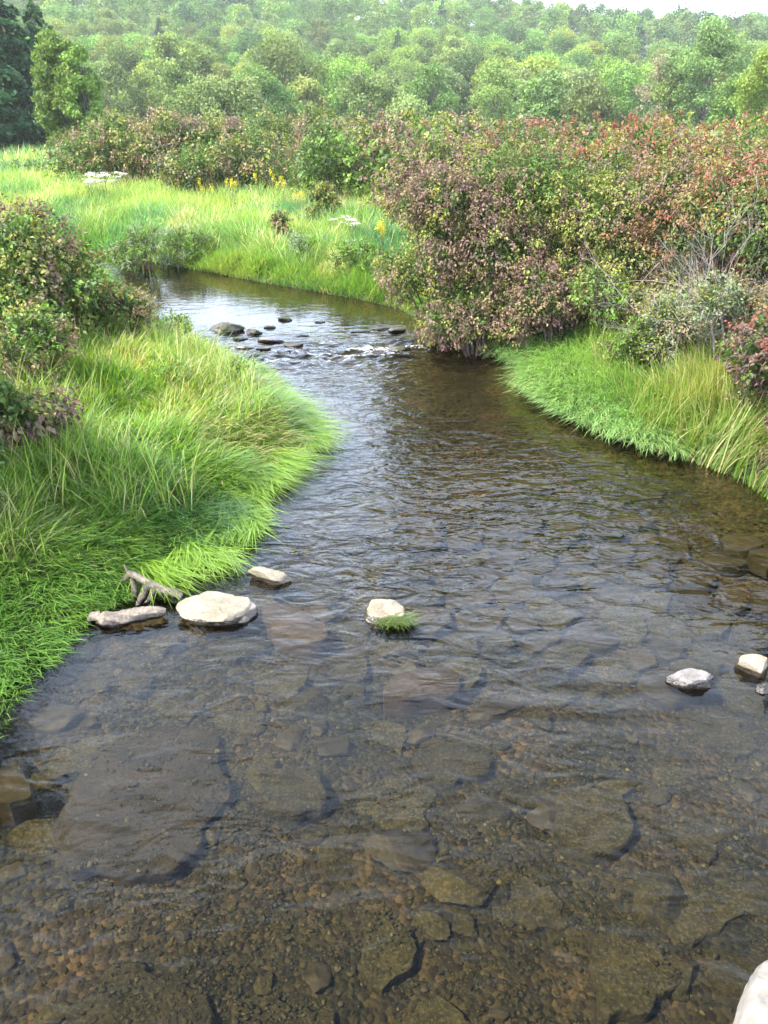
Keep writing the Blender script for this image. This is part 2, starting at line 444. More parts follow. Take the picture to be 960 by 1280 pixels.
def ground_material():
    m, nt, out = mat_new('ground_soil'); L = nt.links
    geo = N(nt, 'ShaderNodeNewGeometry'); sp = N(nt, 'ShaderNodeSeparateXYZ'); L.new(geo.outputs['Position'], sp.inputs[0])
    def nzn(s, d=5, r=0.6):
        n = N(nt, 'ShaderNodeTexNoise'); n.inputs['Scale'].default_value = s; n.inputs['Detail'].default_value = d; n.inputs['Roughness'].default_value = r
        L.new(geo.outputs['Position'], n.inputs['Vector']); return n
    def ramp(src, stops):
        r = N(nt, 'ShaderNodeValToRGB'); e = r.color_ramp.elements
        while len(e) < len(stops): e.new(0.5)
        for k, (p, c) in enumerate(stops): e[k].position = p; e[k].color = (*c, 1)
        L.new(src, r.inputs['Fac']); return r
    nb = nzn(1.1, 6); ng = nzn(24, 4, 0.65); nf = nzn(7, 5)
    bedc = ramp(nb.outputs['Fac'], [(0.34, (0.034, 0.033, 0.016)), (0.50, (0.068, 0.056, 0.033)), (0.66, (0.125, 0.090, 0.066))])
    vo = N(nt, 'ShaderNodeTexVoronoi'); vo.inputs['Scale'].default_value = 26
    L.new(geo.outputs['Position'], vo.inputs['Vector'])
    peb_caustic = ramp(vo.outputs['Color'], [(0.2, (0.45, 0.45, 0.45)), (0.6, (1.0, 1.0, 0.95)), (0.9, (2.0, 1.8, 1.3))])  # pebble tones; the palest tan cells imitate caustic light on the bed
    mul = N(nt, 'ShaderNodeMix', data_type='RGBA', blend_type='MULTIPLY'); mul.inputs['Factor'].default_value = 1
    L.new(bedc.outputs[0], mul.inputs['A']); L.new(peb_caustic.outputs[0], mul.inputs['B'])
    soil = ramp(nf.outputs['Fac'], [(0.35, (0.022, 0.020, 0.010)), (0.52, (0.035, 0.050, 0.014)), (0.70, (0.07, 0.065, 0.03))])
    far = ramp(nb.outputs['Fac'], [(0.35, (0.05, 0.09, 0.02)), (0.65, (0.10, 0.14, 0.03))])
    yf = N(nt, 'ShaderNodeMapRange'); yf.inputs['From Min'].default_value = 30; yf.inputs['From Max'].default_value = 60
    L.new(sp.outputs['Y'], yf.inputs['Value'])
    mf = N(nt, 'ShaderNodeMix', data_type='RGBA'); L.new(yf.outputs[0], mf.inputs['Factor']); L.new(soil.outputs[0], mf.inputs['A']); L.new(far.outputs[0], mf.inputs['B'])
    zf = N(nt, 'ShaderNodeMapRange'); zf.inputs['From Min'].default_value = -0.025; zf.inputs['From Max'].default_value = 0.0
    L.new(sp.outputs['Z'], zf.inputs['Value'])
    mx = N(nt, 'ShaderNodeMix', data_type='RGBA'); L.new(zf.outputs[0], mx.inputs['Factor']); L.new(mul.outputs['Result'], mx.inputs['A']); L.new(mf.outputs['Result'], mx.inputs['B'])
    b = N(nt, 'ShaderNodeBsdfPrincipled'); b.inputs['Roughness'].default_value = 0.85
    L.new(mx.outputs['Result'], b.inputs['Base Color'])
    bp = N(nt, 'ShaderNodeBump'); bp.inputs['Strength'].default_value = 0.8; bp.inputs['Distance'].default_value = 0.03
    inv = N(nt, 'ShaderNodeMath', operation='SUBTRACT'); L.new(ng.outputs['Fac'], inv.inputs[0]); L.new(vo.outputs['Distance'], inv.inputs[1])
    L.new(inv.outputs[0], bp.inputs['Height']); L.new(bp.outputs[0], b.inputs['Normal'])
    L.new(b.outputs[0], out.inputs['Surface'])
    return m

g = build('ground', np.column_stack([GP, GZ]), GF, ground_material(), smooth=True)
tag(g, 'earth banks, gravel stream bed and the wooded hill behind', 'ground', kind='structure')

# ------------------------------------------------------------------ water
def riffle_w(P):
    c = 14.6 + 0.28 * (P[:, 0] + 1)
    w = np.exp(-((P[:, 1] - c) / 1.0) ** 2)
    return w * np.clip((P[:, 0] + 4.2) / 0.8, 0, 1)

def water_z(P):
    P = np.asarray(P, float)
    w = riffle_w(P)
    z = w * ((fbm(P * [1, 1.3], 3.2, 41, 4, 0.6) - 0.5) * 0.20)
    # two small standing waves below the paving slabs
    for (px, py, a, b) in ((700, 800, 0.5, 0.12), (770, 855, 0.45, 0.12), (740, 885, 0.6, 0.1), (640, 880, 0.5, 0.1)):
        q = at(px, py)[:2]
        z = z + 0.006 * np.exp(-((P[:, 0] - q[0]) / a) ** 2) * np.cos((P[:, 1] - q[1]) / b * 1.6) * np.exp(-((P[:, 1] - q[1]) / (b * 2.2)) ** 2)
    return z

wx = axis(-8, 7, 0.05, -75, 12, 1.12); wy = axis(1.2, 18, 0.05, -8, 42, 1.10)
XX, YY = np.meshgrid(wx, wy); WP = np.stack([XX.ravel(), YY.ravel()], -1)
nx, ny = len(wx), len(wy)
ii = (np.arange(ny - 1)[:, None] * nx + np.arange(nx - 1)[None]).reshape(-1)
WF = np.stack([ii, ii + 1, ii + nx + 1, ii + nx], -1)
keep = sdist(WP[WF[:, 0]]) < 0.6
WF = WF[keep]
used = np.unique(WF); remap = np.full(len(WP), -1); remap[used] = np.arange(len(used)); WF = remap[WF]; WP = WP[used]

def water_material():
    m, nt, out = mat_new('stream_water'); L = nt.links
    geo = N(nt, 'ShaderNodeNewGeometry')
    def nzn(sc, s, d=3, r=0.5, dist=0.0, rz=0.0):
        mp = N(nt, 'ShaderNodeMapping'); mp.inputs['Scale'].default_value = sc; mp.inputs['Rotation'].default_value = (0, 0, rz)
        n = N(nt, 'ShaderNodeTexNoise'); n.inputs['Scale'].default_value = s; n.inputs['Detail'].default_value = d; n.inputs['Roughness'].default_value = r
        n.inputs['Distortion'].default_value = dist
        L.new(geo.outputs['Position'], mp.inputs['Vector']); L.new(mp.outputs[0], n.inputs['Vector']); return n
    def math_(op, a, b):
        n = N(nt, 'ShaderNodeMath', operation=op)
        for k, v in enumerate((a, b)):
            if isinstance(v, (int, float)): n.inputs[k].default_value = v
            else: L.new(v, n.inputs[k])
        return n.outputs[0]
    a = nzn((0.8, 1.35, 1), 3.0, 2, 0.5, 0.8, 0.3)
    b_ = nzn((0.8, 1.3, 1), 8.0, 2, 0.5, 0.4, -0.2)
    c = nzn((1, 1, 1), 26.0, 2)
    calm = nzn((1, 0.6, 1), 0.45, 2)           # patches of calmer water
    cm = N(nt, 'ShaderNodeMapRange'); cm.inputs['From Min'].default_value = 0.35; cm.inputs['From Max'].default_value = 0.65
    cm.inputs['To Min'].default_value = 0.45; cm.inputs['To Max'].default_value = 1.2
    L.new(calm.outputs['Fac'], cm.inputs['Value'])
    h = math_('ADD', math_('MULTIPLY', a.outputs['Fac'], 1.0), math_('MULTIPLY', b_.outputs['Fac'], 0.26))
    h = math_('ADD', h, math_('MULTIPLY', c.outputs['Fac'], 0.04))
    # the pool above the riffle lies almost still
    sp = N(nt, 'ShaderNodeSeparateXYZ'); L.new(geo.outputs['Position'], sp.inputs[0])
    still = N(nt, 'ShaderNodeMapRange'); still.inputs['From Min'].default_value = 15.5; still.inputs['From Max'].default_value = 17.0
    still.inputs['To Min'].default_value = 1.0; still.inputs['To Max'].default_value = 0.16
    L.new(sp.outputs['Y'], still.inputs['Value'])
    st = math_('MULTIPLY', cm.outputs[0], still.outputs[0])
    glide = N(nt, 'ShaderNodeMapRange'); glide.inputs['From Min'].default_value = 4.6; glide.inputs['From Max'].default_value = 7.2
    glide.inputs['To Min'].default_value = 0.27; glide.inputs['To Max'].default_value = 1.0   # smooth glide over the near bed
    L.new(sp.outputs['Y'], glide.inputs['Value'])
    st = math_('MULTIPLY', st, glide.outputs[0])
    bp = N(nt, 'ShaderNodeBump'); bp.inputs['Distance'].default_value = 0.058
    L.new(h, bp.inputs['Height']); L.new(st, bp.inputs['Strength'])
    fr = N(nt, 'ShaderNodeFresnel'); fr.inputs['IOR'].default_value = 1.33; L.new(bp.outputs[0], fr.inputs['Normal'])
    tr = N(nt, 'ShaderNodeBsdfTransparent'); tr.inputs['Color'].default_value = (0.52, 0.50, 0.38, 1)
    gl = N(nt, 'ShaderNodeBsdfGlossy'); gl.inputs['Roughness'].default_value = 0.07; L.new(bp.outputs[0], gl.inputs['Normal'])
    mx = N(nt, 'ShaderNodeMixShader'); L.new(fr.outputs[0], mx.inputs[0]); L.new(tr.outputs[0], mx.inputs[1]); L.new(gl.outputs[0], mx.inputs[2])
    # foam where the riffle breaks
    at_ = N(nt, 'ShaderNodeAttribute'); at_.attribute_name = 'Col'
    fo = nzn((0.7, 1.4, 1), 24.0, 4, 0.75)
    fm = math_('MULTIPLY', at_.outputs['Fac'], fo.outputs['Fac'])
    fmr = N(nt, 'ShaderNodeMapRange'); fmr.inputs['From Min'].default_value = 0.57; fmr.inputs['From Max'].default_value = 0.66
    L.new(fm, fmr.inputs['Value'])
    df = N(nt, 'ShaderNodeBsdfDiffuse'); df.inputs['Color'].default_value = (0.8, 0.82, 0.83, 1)
    m2 = N(nt, 'ShaderNodeMixShader'); L.new(fmr.outputs[0], m2.inputs[0]); L.new(mx.outputs[0], m2.inputs[1]); L.new(df.outputs[0], m2.inputs[2])
    L.new(m2.outputs[0], out.inputs['Surface'])
    return m

wz = water_z(WP)
fcol = np.zeros((len(WP), 3))
fq = at(455, 425)[:2]
fo = np.sqrt(riffle_w(WP)) * np.clip((WP[:, 0] + 2.0) / 1.2, 0, 1) * np.clip((1.3 - WP[:, 0]) / 0.5, 0, 1)
fo = fo * np.clip(0.9 + wz * 6, 0, 1.3)
fcol[:] = fo[:, None]
w = build('water', np.column_stack([WP, wz]), WF, water_material(), smooth=True, col=fcol)
tag(w, 'clear shallow rippled water of the stream', 'water', kind='structure')

# ------------------------------------------------------------------ rocks
def rock_mesh(seed, size, subdiv=4, facets=10, rough=0.08, flat_top=False, cut=0.80):
    bm = bmesh.new(); bmesh.ops.create_icosphere(bm, subdivisions=subdiv, radius=1.0)
    V = np.array([v.co[:] for v in bm.verts]); F = np.array([[v.index for v in f.verts] for f in bm.faces]); bm.free()
    r = np.random.default_rng(seed)
    n = norm(r.normal(size=(facets, 3)))
    dd = r.uniform(cut - 0.26, cut + 0.06, facets)
    if flat_top:
        n = np.vstack([n, norm(np.array([[0.12, 0.05, 1.0]]))]); dd = np.append(dd, 0.55)
    for k in range(len(n)):
        e = V @ n[k] - dd[k]
        V = V - np.where(e > 0, e, 0)[:, None] * n[k]
    nn = norm(V)
    V = V + nn * ((fbm(V + seed * 3.1, 1.8, seed, 6, 0.62) - 0.5) * (rough + 0.03) * 2.6)[:, None]
    # bedding steps and cracks
    st = np.abs(fbm(V * [1, 1, 2.5] + seed, 2.2, seed + 9, 3) - 0.5)
    V = V - nn * (0.05 * np.exp(-(st / 0.012) ** 2))[:, None]
    return V * np.array(size), F

def rock(name, px, py, size, mat, label, rz=0, sink=0.3, tilt=(0, 0), seed=1, cat='rock', group=None, z=0.0, subdiv=5, cut=0.8, **kw):
    V, F = rock_mesh(seed, size, subdiv, cut=cut, **kw)
    p = at(px, py, z)
    o = build(name, V, F, mat, smooth=True)
    o.location = (p[0], p[1], z + size[2] * (0.42 - sink * 1.3))
    o.rotation_euler = (R(tilt[0]), R(tilt[1]), R(rz))
    me = o.data
    try: me.set_sharp_from_angle(angle=R(38))
    except Exception: pass
    return tag(o, label, cat, group)

rock('rock', 268, 766, (0.34, 0.26, 0.19), M_pale, 'large pale cream rock standing clear of the water beside the driftwood', rz=12, sink=0.22, tilt=(6, 4), seed=5, flat_top=True, rough=0.05)
rock('rock', 303, 768, (0.13, 0.13, 0.12), M_greyst, 'small dark broken rock leaning on the large cream rock', rz=30, sink=0.28, seed=9)
rock('rock', 338, 724, (0.25, 0.10, 0.11), M_pale, 'thin pale stone just breaking the water past the cream rock', rz=-14, sink=0.22, seed=11, rough=0.05)
rock('rock', 478, 770, (0.20, 0.17, 0.13), M_pale, 'pale stone in midstream with green grass caught round it', rz=-20, sink=0.24, seed=14, tilt=(8, -6))
rock('rock', 866, 852, (0.215, 0.14, 0.115), M_greyst, 'pale pitted grey rock alone in the shallows with a dark wet foot', rz=-4, sink=0.22, seed=21, flat_top=True, rough=0.06)
rock('rock', 942, 838, (0.16, 0.10, 0.12), M_pale, 'small whitish rock at the photo edge behind the pitted grey rock', rz=-18, sink=0.2, seed=25)
rock('rock', 957, 862, (0.10, 0.07, 0.05), M_greyst, 'tiny wet grey stone just in front of the small whitish rock', rz=10, sink=0.25, seed=28)
b = rock('boulder', 1022, 1335, (0.38, 0.46, 0.30), M_boulder, 'big pale lichen stained boulder cut off by the bottom corner', rz=-20, sink=0.08, seed=33, flat_top=True, rough=0.04, cat='boulder')

# awash slabs
SLABS = []
def slab(name, pts_px, z, th, mat, label, group=None, seed=0, tilt=(0, 0), world=False, jag=0.03, inset=0.012):
    """flat stone: outline (pixels or metres), top at z, thickness th, with an uneven split top and chipped edge"""
    P = np.array([p if world else at(p[0], p[1], z)[:2] for p in pts_px], float)
    r = np.random.default_rng(seed + 100)
    for _ in range(1 if world and jag < .03 else 2):
        Q = []
        for i in range(len(P)):
            A, B = P[i], P[(i + 1) % len(P)]
            Q += [A + (B - A) * 0.17, A + (B - A) * 0.83]
        P = np.array(Q)
    # densify outline with jitter
    out = []
    for i in range(len(P)):
        A, B = P[i], P[(i + 1) % len(P)]
        m = max(1, int(np.linalg.norm(B - A) / 0.045))
        nrm = np.array([B[1] - A[1], A[0] - B[0]]); nrm = nrm / max(np.linalg.norm(nrm), 1e-6)
        for k in range(m):
            q = A + (B - A) * k / m
            out.append(q + nrm * ((fbm(q[None], 7, seed, 3, 0.7)[0] - 0.5) * jag * 3.4))
    O = np.array(out); c = O.mean(0); n = len(O)
    rings = []
    for s, dz in ((1.0, -th), (1.01, -0.022), (1.0 , -0.008)):
        rings.append(np.column_stack([c + (O - c) * s, np.full(n, z + dz)]))
    for s in (0.965, 0.82, 0.6, 0.35, 0.12):
        q = c + (O - c) * s
        step = (fbm(q, 3.5, seed + 5, 3) - 0.5) * (0.022 if mat is M_slab3 else 0.035)
        rings.append(np.column_stack([q, np.full(n, z) + step]))
    V = np.concatenate(rings + [np.array([[c[0], c[1], z]])])
    V[:, 2] += (V[:, 0] - c[0]) * math.tan(R(tilt[0])) + (V[:, 1] - c[1]) * math.tan(R(tilt[1]))
    F = []
    for k in range(len(rings) - 1):
        for i in range(n):
            j = (i + 1) % n
            F.append((k * n + i, k * n + j, (k + 1) * n + j, (k + 1) * n + i))
    k = len(rings) - 1
    for i in range(n): F.append((k * n + i, k * n + (i + 1) % n, len(V) - 1))
    area = 0.5 * np.sum(O[:, 0] * np.roll(O[:, 1], -1) - np.roll(O[:, 0], -1) * O[:, 1])
    if area < 0: F = [f[::-1] for f in F]
    o = build(name, V, F, mat, smooth=True, loc=(c[0], c[1], z - th))
    SLABS.append((O, z))
    try: o.data.set_sharp_from_angle(angle=R(40))
    except Exception: pass
    return tag(o, label, 'flat stone', group)

slab('flat_stone', [(318, 760), (352, 752), (392, 765), (412, 797), (372, 800), (340, 785)], -0.026, 0.2, M_slab4, 'brown flat slab just under water beside the large cream rock', seed=2, tilt=(0, 1))
slab('flat_stone', [(500, 838), (566, 832), (578, 866), (470, 872)], -0.034, 0.2, M_slab4, 'smooth reddish brown square slab just under water in midstream', seed=3)
slab('flat_stone', [(118, 935), (190, 905), (272, 910), (268, 950), (292, 985), (258, 1030), (248, 1060), (195, 1095), (120, 1082), (82, 1092), (66, 1030), (92, 975)], -0.15, 0.12, M_slab3, 'largest smooth brown slab lying under water near the grassy bank', seed=4)
slab('flat_stone', [(0, 960), (30, 965), (44, 995), (0, 1008), (-40, 985)], -0.01, 0.2, M_slab, 'low brown stone in the shade under the overhanging grass', seed=6)
slab('flat_stone', [(690, 985), (780, 985), (800, 1050), (750, 1070), (700, 1045)], -0.10, 0.14, M_slab2, 'pinkish edged dark slab under water below the standing ripples', seed=7)
slab('flat_stone', [(330, 960), (400, 955), (412, 1005), (370, 1020), (322, 1000)], -0.10, 0.14, M_slab2, 'olive slab with a deep dark edge just beyond the largest brown slab', seed=8)

# voronoi paving of flat stones on the bed
def clip(polyg, a, bvec):
    res = []
    for i in range(len(polyg)):
        p, q = polyg[i], polyg[(i + 1) % len(polyg)]
        dp = np.dot(p - a, bvec); dq = np.dot(q - a, bvec)
        if dp <= 0: res.append(p)
        if (dp < 0) != (dq < 0):
            res.append(p + (q - p) * dp / (dp - dq))
    return res

rv = np.random.default_rng(12)
big = [at(520, 850)[:2], at(180, 1000)[:2], at(745, 1025)[:2], at(368, 990)[:2], at(365, 775)[:2], at(10, 985)[:2]]
bigr = [0.45, 0.75, 0.40, 0.35, 0.35, 0.3]
sites = []
tries = 0
while tries < 9000 and len(sites) < 330:
    tries += 1
    p = np.array([rv.uniform(-3.6, 4.8), rv.uniform(2.0, 9.6)])
    cz = (p[0] > 0.2 and 5.3 < p[1] < 8.2)
    rad = rv.uniform(0.17, 0.50) if cz else rv.uniform(0.32, 0.62)
    if all(np.linalg.norm(p - q[0]) > (rad + q[1]) * 0.5 for q in sites): sites.append((p, rad, cz))
S = np.array([s[0] for s in sites])
SD = sdist(S)
nslab = 0
for k, (p, rad, cz) in enumerate(sites):
    if SD[k] > -0.35: continue
    if any(np.linalg.norm(p - q) < rr for q, rr in zip(big, bigr)): continue
    if rv.random() > (0.80 if cz else 0.55): continue
    P = [p + np.array(c) for c in ((-.6, -.6), (.6, -.6), (.6, .6), (-.6, .6))]
    for j in np.argsort(np.linalg.norm(S - p, axis=1))[1:14]:
        q = S[j]; mid = (p + q) / 2; dv = (q - p) / np.linalg.norm(q - p)
        P = clip(P, mid - dv * rv.uniform(0.002, 0.045), dv)
        if len(P) < 3: break
    if len(P) < 3: continue
    P = np.array(P); c0 = P.mean(0); P = c0 + (P - c0) * (0.97 if cz else rv.uniform(0.72, 0.95))
    zt = rv.uniform(-0.15, -0.07) if cz else rv.uniform(-0.215, -0.16)
    mt = M_slab if (cz and rv.random() < 0.7) else M_slab2
    lab = ('flat grey brown slab fitted among its neighbours in the paved shallows' if cz else
           'weedy olive brown slab half buried in gravel on the stream bed')
    slab('flat_stone', list(P), zt, 0.13, mt, lab, 'flat slabs paving the shallows' if cz else 'flat slabs half buried in the stream gravel',
         seed=200 + k, tilt=(rv.normal() * 3, rv.normal() * 3), world=True, jag=0.022 if cz else 0.06)
    nslab += 1
print('slabs', nslab)
LM = [('the large cream rock', 268, 766), ('the thin pale stone', 338, 724), ('the grass ringed stone', 478, 770), ('the smooth reddish square slab', 520, 852),
      ('the largest brown slab', 180, 1000), ('the pitted grey rock', 866, 852), ('the big corner boulder', 960, 1250), ('the pinkish edged dark slab', 745, 1028)]
LMP = [at(a[1], a[2])[:2] for a in LM]
bk = {}
for o in COL.objects:
    if o.get('group', '').startswith('flat slabs'):
        p = np.array(o.location[:2]); j = int(np.argmin([np.linalg.norm(p - q) for q in LMP])); dv = p - LMP[j]
        side = ('upstream' if dv[1] > 0 else 'downstream') if abs(dv[1]) > abs(dv[0]) else ('towards the bushy bank' if dv[0] > 0 else 'towards the grassy bank')
        bk.setdefault((j, side, 'weedy' if 'weedy' in o['label'] else 'bare'), []).append((float(np.linalg.norm(dv)), o))
ORD = 'first second third fourth fifth sixth seventh eighth ninth tenth eleventh twelfth thirteenth fourteenth fifteenth sixteenth seventeenth eighteenth nineteenth twentieth'.split()
ORD += ['twenty-' + o for o in ORD[:9]] + ['thirtieth'] + ['thirty-' + o for o in ORD[:9]] + ['fortieth']
for (j, side, look), lst in bk.items():
    lst.sort(key=lambda t: t[0])
    for k, (dd_, o) in enumerate(lst):
        o['label'] = '%s %s slab out from %s %s' % (ORD[min(k, 39)], 'weedy olive' if look == 'weedy' else 'bare brown', LM[j][0], side)

# rounded weedy stones between the slabs, many sizes
rb = np.random.default_rng(58)
placed = []
LMB = [('the large cream rock', 268, 766), ('the grass ringed stone', 478, 770), ('the reddish square slab', 520, 852), ('the largest brown slab', 180, 1000),
       ('the pitted grey rock', 866, 852), ('the corner boulder', 960, 1250), ('the pinkish edged slab', 745, 1028)]
LMQ = [at(a[1], a[2])[:2] for a in LMB]
tries = 0; bkb = {}
while len(placed) < 95 and tries < 4000:
    tries += 1
    p = np.array([rb.uniform(-3.0, 3.4), rb.uniform(2.3, 6.6)])
    sz = 0.05 + 0.16 * rb.random() ** 1.7
    if sdist(p[None])[0] > -0.25 or any(np.linalg.norm(p - q) < (sz + r2) * 0.8 for q, r2 in placed): continue
    if any(np.linalg.norm(p - O.mean(0)) < np.abs(O - O.mean(0)).max() * 0.85 for O, _ in SLABS): continue
    placed.append((p, sz))
    V, F = rock_mesh(700 + len(placed), (sz * rb.uniform(.9, 1.5), sz * rb.uniform(.7, 1.1), sz * .45), 4, facets=14, rough=.14, cut=.8)
    o = build('bed_stone', V, F, M_slab if rb.random() < .35 else M_slab2, smooth=True)
    o.location = (p[0], p[1], float(ground_z(p[None])[0]) + sz * .12); o.rotation_euler = (0, 0, rb.uniform(0, 6.28))
    try: o.data.set_sharp_from_angle(angle=R(45))
    except Exception: pass
    j = int(np.argmin([np.linalg.norm(p - q) for q in LMQ])); dv = p - LMQ[j]
    side = ('upstream' if dv[1] > 0 else 'downstream') if abs(dv[1]) > abs(dv[0]) else ('towards the bushy bank' if dv[0] > 0 else 'towards the grassy bank')
    bkb.setdefault((j, side), []).append((float(np.linalg.norm(dv)), o))
for (j, side), lst in bkb.items():
    lst.sort(key=lambda t: t[0])
    for k, (_, o) in enumerate(lst):
        tag(o, '%s sunken weedy stone out from %s %s' % (ORD[min(k, 39)], LMB[j][0], side), 'stone', 'weedy stones on the stream bed')

# gravel: too many to count
bm = bmesh.new(); bmesh.ops.create_icosphere(bm, subdivisions=1, radius=1.0)
v0 = np.array([v.co[:] for v in bm.verts]); f0 = np.array([[v.index for v in f.verts] for f in bm.faces]); bm.free()
def gravel(n, box, smin, smax, seed):
    r = np.random.default_rng(seed)
    P = np.column_stack([r.uniform(box[0], box[1], n), r.uniform(box[2], box[3], n)])
    P = P[sdist(P) < -0.1]
    P = P[fbm(P, 1.1, 133, 3) + r.normal(0, .10, len(P)) > 0.50]
    n = len(P)
    s = smin + (smax - smin) * r.random(n) ** (1.4 + 5 * fbm(P, .8, 150, 2))
    z = ground_z(P) + s * 0.25
    ok = np.ones(n, bool)
    for O, zt in SLABS:
        lo, hi = O.min(0), O.max(0)
        k = np.where((P[:, 0] > lo[0]) & (P[:, 0] < hi[0]) & (P[:, 1] > lo[1]) & (P[:, 1] < hi[1]))[0]
        if not len(k): continue
        ins = np.zeros(len(k), bool)
        for a in range(len(O)):
            A, B = O[a], O[(a + 1) % len(O)]
            cnd = ((A[1] > P[k, 1]) != (B[1] > P[k, 1]))
            ins ^= cnd & (P[k, 0] < (B[0] - A[0]) * (P[k, 1] - A[1]) / (B[1] - A[1] + 1e-12) + A[0])
        k = k[ins]
        z[k] = np.maximum(z[k], zt + 0.004); ok[k] = (r.random(len(k)) < (0.55 if zt < -0.13 else 0.07)) & (s[k] < 0.02)
    P, s, z = P[ok], s[ok], z[ok]; n = len(P)
    dims = s[:, None] * r.uniform(0.6, 1.2, (n, 3)) * [1, 1, 0.6]
    a = r.uniform(0, 6.28, n)
    V = v0[None] * dims[:, None] * (1 + r.normal(0, 0.22, (n, len(v0), 1)))
    x = V[..., 0] * np.cos(a)[:, None] - V[..., 1] * np.sin(a)[:, None]
    y = V[..., 0] * np.sin(a)[:, None] + V[..., 1] * np.cos(a)[:, None]
    V = np.stack([x + P[:, :1], y + P[:, 1:2], V[..., 2] + z[:, None]], -1)
    F = (np.arange(n) * len(v0))[:, None, None] + f0[None]
    pal = np.array([[0.046, 0.045, 0.020], [0.062, 0.058, 0.028], [0.085, 0.074, 0.042], [0.090, 0.074, 0.050], [0.17, 0.145, 0.08], [0.038, 0.038, 0.020]])  # gravel colours; the pale tan one also stands in for caustic flecks
    c = pal[r.choice(6, n, p=[.30, .25, .16, .09, .05, .15])] * r.uniform(0.7, 1.25, (n, 1)) * (0.35 + 1.25 * fbm(P, 0.9, 140, 3))[:, None]
    return V.reshape(-1, 3), F.reshape(-1, 3), np.repeat(c, len(v0), axis=0)
gg = Geo()
gg.add(*gravel(75000, (-3.4, 3.6, 2.0, 6.6), 0.006, 0.022, 1))
gg.add(*gravel(26000, (-4.5, 6.0, 6.4, 13.5), 0.012, 0.045, 2))
V, F, C = gg.get()
def attr_mat(name, rough=0.6):
    m, nt, out = mat_new(name); L = nt.links
    a = N(nt, 'ShaderNodeAttribute'); a.attribute_name = 'Col'
    nz = N(nt, 'ShaderNodeTexNoise'); nz.inputs['Scale'].default_value = 60; geo = N(nt, 'ShaderNodeNewGeometry'); L.new(geo.outputs['Position'], nz.inputs['Vector'])
    mr = N(nt, 'ShaderNodeMapRange'); mr.inputs['To Min'].default_value = 0.55; mr.inputs['To Max'].default_value = 1.45; L.new(nz.outputs['Fac'], mr.inputs['Value'])
    hs = N(nt, 'ShaderNodeHueSaturation'); L.new(a.outputs['Color'], hs.inputs['Color']); L.new(mr.outputs[0], hs.inputs['Value'])
    b = N(nt, 'ShaderNodeBsdfPrincipled'); b.inputs['Roughness'].default_value = rough; L.new(hs.outputs[0], b.inputs['Base Color'])
    L.new(b.outputs[0], out.inputs['Surface']); return m
tag(build('gravel', V, F, attr_mat('pebble'), col=C, smooth=False), 'brown and olive gravel strewn over the stream bed', 'gravel', kind='stuff')

# riffle rocks
rl = [(286, 413, .34, .18, .19, 'M', 'blocky moss topped dark rock, largest in the riffle'),
      (318, 417, .15, .10, .10, 'M', 'dark wet stone next to the blocky mossy rock in the riffle'),
      (340, 427, .24, .07, .07, 'G', 'long low stone lying across the riffle in front of the mossy rocks'),
      (357, 400, .14, .07, .07, 'M', 'small dark stone at the upstream edge of the riffle'),
      (306, 434, .20, .10, .055, 'P', 'flat pale stone on the downstream side of the riffle'),
      (276, 437, .14, .09, .07, 'M', 'dark stone between the flat pale stone and the bank grass'),
      (247, 423, .16, .09, .06, 'G', 'grey stone close to the bank grass at the riffle end'),
      (212, 403, .26, .13, .05, 'P', 'broad pale flat stone against the grassy bank above the riffle'),
      (322, 450, .10, .06, .05, 'G', 'tiny grey stone standing apart below the riffle'),
      (368, 432, .19, .08, .06, 'M', 'low dark stone near the middle of the riffle'),
      (376, 420, .15, .08, .04, 'M', 'low wet stone just upstream of the riffle middle'),
      (400, 403, .10, .06, .035, 'M', 'dark stone at the start of the white water'),
      (447, 415, .22, .08, .03, 'M', 'dark ledge stone behind the white water'),
      (480, 411, .22, .10, .05, 'M', 'flat black ledge stone under the purple bush branches'),
      (496, 414, .16, .10, .09, 'M', 'rounded black stone at the foot of the purple bush'),
      (455, 436, .15, .08, .05, 'M', 'wet stone with white water running over it'),
      (500, 438, .20, .12, .09, 'M', 'dark wet rock in the shade below the bush where the riffle ends'),
      (262, 428, .12, .08, .06, 'M', 'small dark stone between the grey bank stone and the mossy block'),
      (300, 424, .13, .07, .05, 'M', 'low dark stone wedged in front of the blocky mossy rock'),
      (337, 410, .12, .06, .06, 'M', 'dark knob beside the stone next to the mossy block'),
      (330, 437, .14, .07, .05, 'M', 'dark stone past the flat pale stone in the riffle'),
      (352, 441, .10, .06, .04, 'G', 'small grey stone below the long low riffle stone'),
      (415, 424, .15, .07, .035, 'M', 'flat dark stone barely above the ripples before the white water'),
      (232, 408, .10, .06, .04, 'G', 'small grey stone between the broad pale stone and the bank')]
for k, (px, py, a, b_, c, mt, lab) in enumerate(rl):
    rock('riffle_rock', px, py, (a * 1.15, b_ * 1.15, c * 1.05), {'M': M_mossy, 'G': M_greyst, 'P': M_pale}[mt], lab, rz=rv.uniform(-15, 15), sink=0.2,
         seed=60 + k, flat_top=True, subdiv=4, group='rocks in the riffle', rough=0.12)

